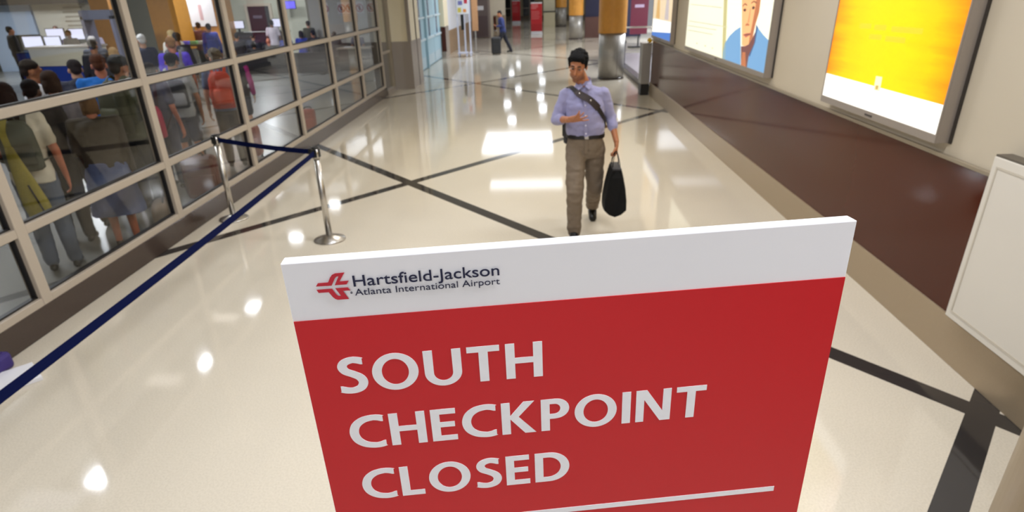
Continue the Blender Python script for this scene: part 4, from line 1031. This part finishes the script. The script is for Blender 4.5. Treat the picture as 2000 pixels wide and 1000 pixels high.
    if hat:
        b = MB(); T = lambda x_, y_, z_: hc + R @ (V((x_, y_, z_)) * k)
        rs = []
        for q, rr in ((0, 1.0), (.03, 1.0), (.06, .93), (.08, .78), (.095, .5), (.10, .12)):
            rs.append([T(.090 * rr * math.cos(2 * PI * i / 24), .015 + .108 * rr * math.sin(2 * PI * i / 24), .055 + q) for i in range(24)])
        b.loft(rs); ht = b.build('cap', mat('cap_%d%d%d' % hat, S(*hat), .7), t, True)
        b = MB(); b.loft([[T(.072 * math.cos(PI + PI * i / 12) * (1 + .02 * j), -.06 + (.105) * math.sin(PI + PI * i / 12), .056 + j * .008 - .02 * math.sin(PI * i / 12)) for i in range(13)] for j in (0, 1)], cap=True); b.build('visor', mat('cap_%d%d%d' % hat, S(*hat), .7), ht, True)
    # top
    mt = mat('cloth_%d_%d_%d' % top, S(*top), .8, nz=(260, .16), bump=(36, .15))
    b = MB(); torso(b, .86 if bottom != 'skirt' else .95, 1.465, .026)
    for s_, e_, w_, d_, n_, s in J.values():
        cap(b, nk + P((0, .005, -.052)), .078 * k, s_ + P((0, 0, -.006)), .066 * k)
        if sleeve == 'long': cap(b, s_, .064 * k, e_, .052 * k); cap(b, e_, .051 * k, e_.lerp(w_, .95), .039 * k)
        elif sleeve == 'short': cap(b, s_, .066 * k, s_.lerp(e_, .66), .062 * k)
    if sleeve == 'hood': 
        for s_, e_, w_, d_, n_, s in J.values(): cap(b, s_, .07 * k, e_, .058 * k); cap(b, e_, .056 * k, e_.lerp(w_, .95), .044 * k)
        ell(b, up((0, .07, 1.46)), (.12 * k, .08 * k, .07 * k))
    tp = blob('top', b, mt, t, vox, 2, wr=(.006, 12))
    if slcol:
        for s_, e_, w_, d_, n_, s in J.values():
            b = MB(); cap(b, s_.lerp(e_, .12), .068 * k, e_, .058 * k); cap(b, e_, .057 * k, e_.lerp(w_, .92), .045 * k)
            blob('sleeve', b, mat('cloth_%d_%d_%d' % slcol, S(*slcol), .8, nz=(260, .16), bump=(36, .15)), tp, vox, 2)
    # lower clothing
    mb = mat('cloth_%d_%d_%d' % bcol, S(*bcol), .8, nz=(300, .18), bump=(40, .12)); b = MB()
    if bottom == 'skirt':
        b.loft([sect(P((0, 0, 1.02)), .150 * g * k, .112 * g * k), sect(P((0, 0, .93)), .172 * g * k, .125 * g * k), sect(P((0, 0, .75)), .195 * g * k, .15 * g * k), sect(P((0, 0, .5)), .215 * g * k, .175 * g * k), sect(P((0, .01, .42)), .222 * g * k, .182 * g * k)])
        blob('skirt', b, mb, t, vox, 2, wr=(.012, 9))
    else:
        torso(b, .86, 1.06, .012)
        b.loft([sect(P((0, 0, .99)), .165 * g * k, .118 * g * k), sect(P((0, 0, .93)), .172 * g * k, .122 * g * k), sect(P((0, 0, .86)), .170 * g * k, .118 * g * k), sect(P((0, 0, .82)), .14 * g * k, .1 * g * k)])
        for h_, kn, a_ in zip(hips, knees, ank):
            if bottom == 'shorts': cap(b, h_ + P((0, 0, -.02)), .098 * k * min(g, 1.15), kn + P((0, 0, .06)), .088 * k)
            else: cap(b, h_ + P((0, 0, -.02)), .096 * k * min(g, 1.15), kn, .080 * k); cap(b, kn, .079 * k, kn.lerp(a_, .4) + P((0, .015, 0)), .074 * k); cap(b, kn.lerp(a_, .4) + P((0, .015, 0)), .073 * k, a_ + P((0, .0, .015)), .062 * k)
        blob('shorts' if bottom == 'shorts' else 'trousers', b, mb, t, vox, 2, wr=(.006, 11))
    # shoes
    ms = mat('shoe_%d_%d_%d' % shoe, S(*shoe), .5)
    for a_, to in zip(ank, toes):
        b = MB(); m_ = a_.lerp(to, .5); cap(b, a_ + P((0, .045, -.045)), .036 * k, m_ + P((0, 0, -.008)), .04 * k); cap(b, m_ + P((0, 0, -.008)), .041 * k, to + P((0, -.01, 0)), .036 * k); cap(b, a_ + P((0, .005, -.015)), .041 * k, m_, .036 * k)
        blob('shoe', b, ms, t, .012, 2, zmin=(0.0 if seat is None else None))
    return t, k, up

def backpack(fig, label, col, acc=None, size=1.0, low=0.0, name='backpack'):
    """worn on the back of a figure (local +Y side)"""
    t, k, up = fig
    c = V((0, .185, 1.20 - low)); g = thing(name, label, 'bag', t.location, t.rotation_euler.z)
    m = mat('pack_%d_%d_%d' % col, S(*col), .6, nz=(200, .2), bump=(60, .2)); ma = mat('pack_%d_%d_%d' % acc, S(*acc), .6) if acc else mat('pack_dark', S(28, 26, 30), .6)
    W, D, H_ = .15 * size, .075 * size, .23 * size
    b = MB(); b.loft([sect(up((0, c.y, c.z - H_)), W * .8 * k, D * .8 * k, e=3), sect(up((0, c.y + .01, c.z - H_ * .9)), W * k, D * k, e=3), sect(up((0, c.y + .015, c.z - H_ * .2)), W * 1.03 * k, D * 1.15 * k, e=3), sect(up((0, c.y + .005, c.z + H_ * .6)), W * .95 * k, D * .95 * k, e=3), sect(up((0, c.y - .005, c.z + H_ * .92)), W * .7 * k, D * .7 * k, e=3), sect(up((0, c.y - .01, c.z + H_)), W * .35 * k, D * .4 * k, e=3)])
    bd = b.build('pack', m, g, True)
    b = MB(); y_ = c.y + D * 1.0; b.loft([sect(up((0, y_, c.z - H_ * .75)), W * .66 * k, D * .5 * k, e=3), sect(up((0, y_ + .015, c.z - H_ * .6)), W * .74 * k, D * .6 * k, e=3), sect(up((0, y_ + .01, c.z + H_ * .0)), W * .72 * k, D * .5 * k, e=3), sect(up((0, y_, c.z + H_ * .12)), W * .6 * k, D * .3 * k, e=3)])
    b.build('pocket', ma, bd, True)
    for s in (-1, 1):
        pts = catmull([up((.075 * s, c.y - D * .5, c.z + H_ * .75)), up((.098 * s, .10, 1.50)), up((.105 * s, .02, 1.535)), up((.108 * s, -.085, 1.46)), up((.115 * s, -.128, 1.33)), up((.15 * s, -.115, 1.18)), up((.185 * s, .0, 1.08)), up((.12 * s, c.y - D * .6, c.z - H_ * .7))], 4)
        nn = [V((.0, (p.y - .0) * 4, (p.z / k - 1.3) * 3)) + V((s * .3, 0, 0)) for p in pts]
        b = MB(); b.strap(pts, nn, .045 * k, .010); b.build('strap', ma, g)
    b = MB(); b.tube(catmull([up((-.03, c.y - .03, c.z + H_ * .95)), up((-.02, c.y - .03, c.z + H_ * 1.12)), up((.02, c.y - .03, c.z + H_ * 1.12)), up((.03, c.y - .03, c.z + H_ * .95))], 4), .006); b.build('grab_loop', ma, g, True)
    return g

N = 'noend'
GQ = 'people queueing behind the glass'
f = figure('person in white short sleeved tee and blue grey jeans nearest the glass at far left', -4.66, 5.68, 212, 1.74, 'red', 'long', (38, 26, 22), (222, 214, 196), 'short', 'trousers', (92, 104, 124), arms=('down', 'bent'), group=GQ)
backpack(f, 'grey green backpack on the person in white tee at far left', (84, 88, 76), (70, 72, 62), .95, -.02)
t = thing('sling_bag', 'long mustard green cloth bag hanging beside the white tee person at far left', 'bag', (-4.47, 5.36, 0), math.radians(30))
b = MB(); b.loft([sect((.02, 0, .58), .05, .03), sect((.015, 0, .62), .095, .055), sect((0, 0, .75), .10, .06), sect((-.02, 0, .95), .075, .045), sect((-.04, .01, 1.12), .05, .03), sect((-.05, .02, 1.24), .03, .018)])
bd = b.build('pouch', mat('sling_mustard', S(150, 138, 52), .8, nz=(60, .25), bump=(30, .3)), t, True)
b = MB(); b.strap(catmull([V((-.05, .02, 1.22)), V((-.06, .06, 1.36)), V((-.04, .16, 1.45))], 5), V((0, -1, .3)), .05, .008); b.build('strap', mat('sling_mustard', S(150, 138, 52), .8), t)
b = MB(); b.strap(catmull([V((.05, -.055, .66)), V((.03, -.064, .78)), V((.0, -.05, .92))], 5), V((0, -1, 0)), .014, .004); b.build('cord', M_black, bd)
figure('black haired person in black tee and trousers next to the white tee', -4.98, 6.42, 204, 1.68, 'dark', 'short', (10, 9, 10), (34, 30, 34), 'short', 'trousers', (34, 32, 36), group=GQ, nod=20)
figure('brown haired person in grey patterned long sleeves behind the black tee', -5.12, 6.92, 208, 1.72, 'tan', 'bob', (62, 46, 36), (132, 128, 138), 'long', 'trousers', (40, 40, 50), arms=('bent', 'down'), group=GQ)
figure('man in bright white polo looking to the right near the blue belt table', -5.88, 7.66, 138, 1.78, 'tan', 'short', (40, 32, 28), (232, 232, 238), 'short', 'trousers', (60, 58, 60), group=GQ)
figure('man in vivid blue polo shirt seen from behind', -5.24, 7.98, 214, 1.80, 'red', 'short', (92, 56, 40), (22, 118, 214), 'short', 'trousers', (44, 46, 56), group=GQ, girth=1.3)
f = figure('man in a black cap and olive green shirt beside the blue polo', -4.80, 7.62, 168, 1.79, 'tan', 'short', (44, 32, 26), (92, 94, 70), 'short', 'trousers', (58, 56, 46), hat=(22, 22, 26), group=GQ, girth=1.1)
backpack(f, 'olive backpack on the man in the black cap', (62, 64, 44), (76, 78, 54), 1.1)
figure('person in dark slate hooded coat left of the blue polo', -5.80, 8.35, 222, 1.72, 'fair', 'short', (50, 44, 44), (58, 62, 78), 'hood', 'trousers', (40, 42, 54), group=GQ, girth=1.25)
figure('short woman in olive top and long denim skirt right behind the glass', -4.36, 6.28, 206, 1.56, 'red', 'bob', (110, 80, 52), (62, 54, 42), 'long', 'skirt', (84, 96, 134), shoe=(60, 44, 36), group=GQ, girth=1.28, lean=.16, arms=('down', 'bent'))
figure('grey haired man in dark clothes by the long cream counter', -9.44, 14.4, 215, 1.74, 'fair', 'short', (150, 146, 144), (44, 44, 52), 'long', 'trousers', (40, 40, 46), vox=.016, group=GQ)
figure('person with brown hair and black jacket right of the grey haired man', -8.55, 13.0, 205, 1.74, 'tan', 'short', (60, 50, 42), (34, 34, 42), 'long', 'trousers', (40, 40, 46), vox=.016, group=GQ)
figure('blond woman in dark top in front of the man in black cap', -7.35, 11.7, 225, 1.66, 'fair', 'bob', (176, 140, 92), (40, 40, 48), 'long', 'trousers', (46, 46, 60), vox=.016, group=GQ)
figure('white haired man in navy jacket before the broad wood pillar', -8.10, 13.95, 218, 1.77, 'fair', 'short', (232, 228, 222), (30, 34, 62), 'long', 'trousers', (40, 42, 56), vox=.015, group=GQ)
figure('dark haired man in navy right of the white haired man', -7.75, 14.7, 214, 1.76, 'tan', 'short', (20, 18, 20), (26, 28, 48), 'long', 'trousers', (36, 36, 46), vox=.015, group=GQ)
f = figure('man in purple shirt with fair hair before the broad wood pillar', -6.44, 11.97, 212, 1.79, 'red', 'short', (146, 104, 64), (94, 66, 222), 'short', 'trousers', (52, 52, 66), vox=.014, group=GQ, girth=1.12)
backpack(f, 'slim grey backpack on the man in the purple shirt', (96, 92, 104), (120, 116, 124), .8)
figure('blond person in white shirt beside the broad wood pillar', -8.6, 16.1, 222, 1.76, 'fair', 'short', (186, 160, 110), (222, 214, 200), 'short', 'trousers', (70, 62, 54), vox=.016, group=GQ)
f = figure('black haired person in pale grey patterned shirt below the purple shirt', -5.10, 9.35, 206, 1.70, 'tan', 'short', (14, 12, 14), (176, 180, 186), 'short', 'shorts', (70, 72, 88), group=GQ)
backpack(f, 'black and white backpack on the person in pale grey shirt', (40, 42, 50), (150, 152, 160), .85)
f = figure('dark haired woman in grey dress looking right toward the blue belts', -5.02, 8.62, 176, 1.64, 'red', 'long', (34, 24, 22), (92, 90, 106), 'short', 'trousers', (74, 76, 96), group=GQ)
backpack(f, 'pink and red backpack worn low by the woman in grey', (206, 52, 92), (70, 34, 44), .95, .22)
f = figure('grey brown haired person in pale denim shirt near the fourth mullion', -4.70, 9.86, 204, 1.70, 'fair', 'curly', (112, 100, 84), (110, 124, 156), 'short', 'trousers', (74, 62, 50), group=GQ)
backpack(f, 'orange red backpack on the person in pale denim shirt', (196, 62, 34), (222, 78, 42), 1.15, .02)
figure('person with curly black hair and dark patterned scarf left of the orange backpack', -5.55, 10.25, 210, 1.62, 'brown', 'curly', (34, 32, 34), (62, 60, 68), 'long', 'trousers', (40, 40, 46), group=GQ)
figure('person in dark red jacket at the back by the far left doorway', -11.3, 23.0, 200, 1.74, 'tan', 'short', (24, 18, 18), (84, 36, 36), 'long', 'trousers', (36, 34, 38), vox=.018, group=GQ)
figure('tall man all in black at the left edge of the hall', -17.0, 21.9, 150, 1.80, 'tan', 'short', (18, 16, 18), (28, 28, 30), 'long', 'trousers', (28, 28, 30), vox=.018, group=GQ)
figure('person in mauve behind the deep blue cabinet', -17.2, 24.4, 20, 1.72, 'fair', 'short', (60, 40, 40), (92, 64, 130), 'short', 'trousers', (50, 50, 60), vox=.018, group=GQ)
figure('attendant in lilac white shirt behind the cream counter', -13.9, 21.35, 40, 1.66, 'tan', 'short', (40, 30, 28), (206, 200, 228), 'short', 'trousers', (40, 40, 54), arms=('fwd', 'bent'), vox=.018, group=GQ)
figure('attendant in brown at the left end of the cream counter', -14.75, 21.45, 10, 1.66, 'brown', 'short', (30, 24, 22), (110, 92, 72), 'short', 'trousers', (50, 44, 40), vox=.018, group=GQ)
figure('dark haired person in maroon behind the table of small bins', -10.8, 22.7, 10, 1.66, 'tan', 'short', (40, 20, 20), (92, 44, 48), 'short', 'trousers', (40, 34, 36), vox=.018, group=GQ)
figure('person in royal blue jacket right of the table of small bins', -10.15, 21.3, 215, 1.74, 'tan', 'short', (26, 22, 22), (30, 44, 140), 'long', 'trousers', (36, 36, 44), vox=.018, group=GQ)
figure('person with auburn hair and brown coat behind the purple shirt', -7.0, 13.0, 215, 1.68, 'fair', 'curly', (96, 56, 30), (74, 56, 44), 'long', 'trousers', (44, 40, 40), vox=.016, group=GQ)
figure('girl with light brown hair and magenta sleeves half hidden by the fourth mullion', -5.33, 11.85, 200, 1.58, 'fair', 'bob', (150, 112, 74), (40, 36, 46), 'long', 'shorts', (60, 62, 74), shoe=(226, 226, 230), vox=.0134, group=GQ, slcol=(176, 36, 130))
figure('standing man in white shirt before the pale right hand screen', -9.62, 25.15, 200, 1.69, 'brown', 'short', (16, 14, 14), (226, 218, 232), 'short', 'trousers', (40, 40, 54), vox=.017, group=GQ)
def seated(label, x, y, hz, face, skin, hair, hcol, top, sleeve='long', **kw):
    figure(label, x, y, face, 1.68, skin, hair, hcol, top, sleeve, 'trousers', (34, 34, 42), arms=('fwd', 'fwd'), vox=.018, group=GQ, seat=1, z=hz - 1.543, **kw)
seated('bald seated man in black below the standing white shirt', -9.46, 24.15, 1.0, 205, 'red', 'bald', (50, 30, 20), (28, 28, 34), girth=1.15)
seated('black haired seated person in dark blue left of the bald man', -10.28, 24.85, 1.15, 200, 'tan', 'short', (12, 11, 14), (40, 44, 66), girth=1.15)
seated('dark haired seated person in black low at the left of the bald man', -10.02, 24.15, .92, 210, 'tan', 'bob', (22, 18, 18), (24, 24, 30), girth=1.15)
seated('seated person in charcoal nearest the fourth mullion on the dark bench', -10.62, 24.25, 1.18, 200, 'tan', 'short', (22, 18, 18), (42, 36, 42), girth=1.15)
seated('fair haired seated woman in royal blue right of the bald man', -8.9, 24.35, 1.15, 205, 'fair', 'bob', (206, 176, 96), (62, 74, 156))
seated('seated person in cobalt blue tee beside the fifth mullion', -8.34, 24.4, 1.20, 200, 'tan', 'tail', (40, 30, 26), (44, 66, 176), 'short')
seated('black haired seated man in dark jacket with broad shoulders by the sign wall', -7.84, 24.2, 1.22, 215, 'tan', 'short', (14, 12, 14), (44, 40, 46), girth=1.12)
seated('grey haired seated person in grey at the right end of the dark bench', -7.30, 24.9, 1.12, 200, 'fair', 'short', (120, 116, 110), (110, 108, 112))
figure('standing person in olive jacket behind the broad shouldered seated man', -8.36, 25.4, 200, 1.62, 'fair', 'short', (78, 70, 56), (92, 90, 70), 'long', 'trousers', (52, 50, 48), vox=.017, group=GQ)
t = thing('bench', 'long dark bench under the seated people', 'bench', (-9.1, 24.2, 0))
boxo('seat', mat('bench_seat', S(34, 32, 38), .5), t, -1.9, 1.85, -.2, .14, .10, .15, bev=.01)
for x in (-1.7, 0, 1.65): boxo('leg', M_black, t, x - .04, x + .04, -.15, .10, 0, .10)
t = thing('low_partition', 'low black partition in front of the seated people', 'partition', (-8.9, 23.05, 0))
boxo('panel', mat('partition_black', S(24, 22, 26), .35), t, -1.7, 1.75, -.03, .03, .05, .66); boxo('cap_rail', M_black, t, -1.72, 1.77, -.045, .045, .66, .70, bev=.008)
for x in (-1.6, 1.6): boxo('foot', M_black, t, x - .05, x + .05, -.2, .2, 0, .05)
figure('clerk seated at the small pale desk by the sign wall', -6.55, 25.25, 10, 1.70, 'tan', 'short', (40, 30, 28), (84, 84, 120), 'short', 'trousers', (40, 40, 50), arms=('fwd', 'fwd'), vox=.018, seat=1, z=-.42)
t = thing('stool', 'black stool under the seated clerk', 'stool', (-6.55, 25.28, 0))
MB().lathe([(.19, .40), (.2, .42), (.19, .44)], 24).build('seat', M_black, t, True); MB().lathe([(.03, .03), (.03, .40)], 16).build('stem', M_steel, t, True); MB().lathe([(.22, 0), (.22, .02), (.04, .04)], 24).build('base', M_steel, t, True)

# traveller far down the hall with his case
figure('distant traveller in navy suit walking left with a black suitcase', -1.38, 29.5, -88, 1.70, 'tan', 'short', (26, 22, 26), (36, 48, 100), 'long', 'trousers', (22, 24, 38), arms=('down', 'bent'), vox=.015, stride=.34, nod=22, lean=.14, girth=1.12)
def suitcase(name, label, x, y, w_, d_, h, col, rot=0, handle=0.0, lean=0, group=None):
    t = thing(name, label, 'suitcase', (x, y, 0), math.radians(rot), group)
    m = mat('case_%d_%d_%d' % col, S(*col), .5, nz=(120, .2))
    T = Matrix.Rotation(lean, 4, 'X')
    boxo('shell', m, t, -w_ / 2, w_ / 2, -d_ / 2, d_ / 2, .04, h, bev=min(w_, d_) * .22, T=T)
    boxo('front_pocket', m, t, -w_ * .4, w_ * .4, -d_ / 2 - .025, -d_ / 2 + .02, .1, h * .62, bev=.012, T=T)
    b = MB(); b.tube(catmull([T @ V((-.07, 0, h - .01)), T @ V((-.05, 0, h + .035)), T @ V((.05, 0, h + .035)), T @ V((.07, 0, h - .01))], 4), .011); b.build('grip', M_black, t, True)
    if handle:
        b = MB(); b.tube([(-.09, d_ * .3, h - .02), (-.09, d_ * .3, h + handle), (.09, d_ * .3, h + handle), (.09, d_ * .3, h - .02)], .009); b.build('pull_handle', M_steel, t, True)
    for sx in (-1, 1):
        b = MB(); b.lathe([(.028, -.012), (.03, 0), (.028, .012)], 16); b.b.transform(Matrix.Translation(V((sx * w_ * .36, d_ * .3, .03))) @ Matrix.Rotation(PI / 2, 4, 'Y')); b.build('wheel', M_black, t, True)
    return t
suitcase('suitcase', 'black suitcase beside the distant traveller in navy', -1.66, 29.02, .40, .26, .70, (26, 26, 30), 8, .24)
suitcase('suitcase', 'maroon suitcase standing behind the glass near the belt post', -4.32, 7.98, .42, .30, .56, (96, 34, 30), 20, 0)
suitcase('suitcase', 'tall red suitcase behind the belt between the two posts', -4.62, 10.35, .26, .24, .52, (150, 46, 36), 10, 0)
suitcase('suitcase', 'small red suitcase behind the glass near the fifth mullion', -4.36, 12.45, .24, .22, .44, (160, 56, 50), 10, 0)
t = thing('duffel_bag', 'tan soft bag on the floor behind the glass right of the denim skirt', 'bag', (-4.32, 6.98, 0), math.radians(30))
b = MB(); b.loft([sect((0, y, .14), .02 + .12 * q, .13 * q + .01, (1, 0, 0), (0, 0, 1)) for y, q in ((-.24, .5), (-.22, .9), (-.1, 1), (.1, 1), (.22, .9), (.24, .5))]); b.build('body', mat('duffel_tan', S(120, 98, 70), .7, nz=(60, .2)), t, True)
b = MB(); b.tube(catmull([V((0, -.1, .26)), V((.02, -.06, .36)), V((.02, .06, .36)), V((0, .1, .26))], 5), .012); b.build('handle', mat('duffel_strap', S(60, 48, 36), .6), t, True)

# ------------------------------------------------------------------ link everything
for o in ALL:
    COL.objects.link(o)
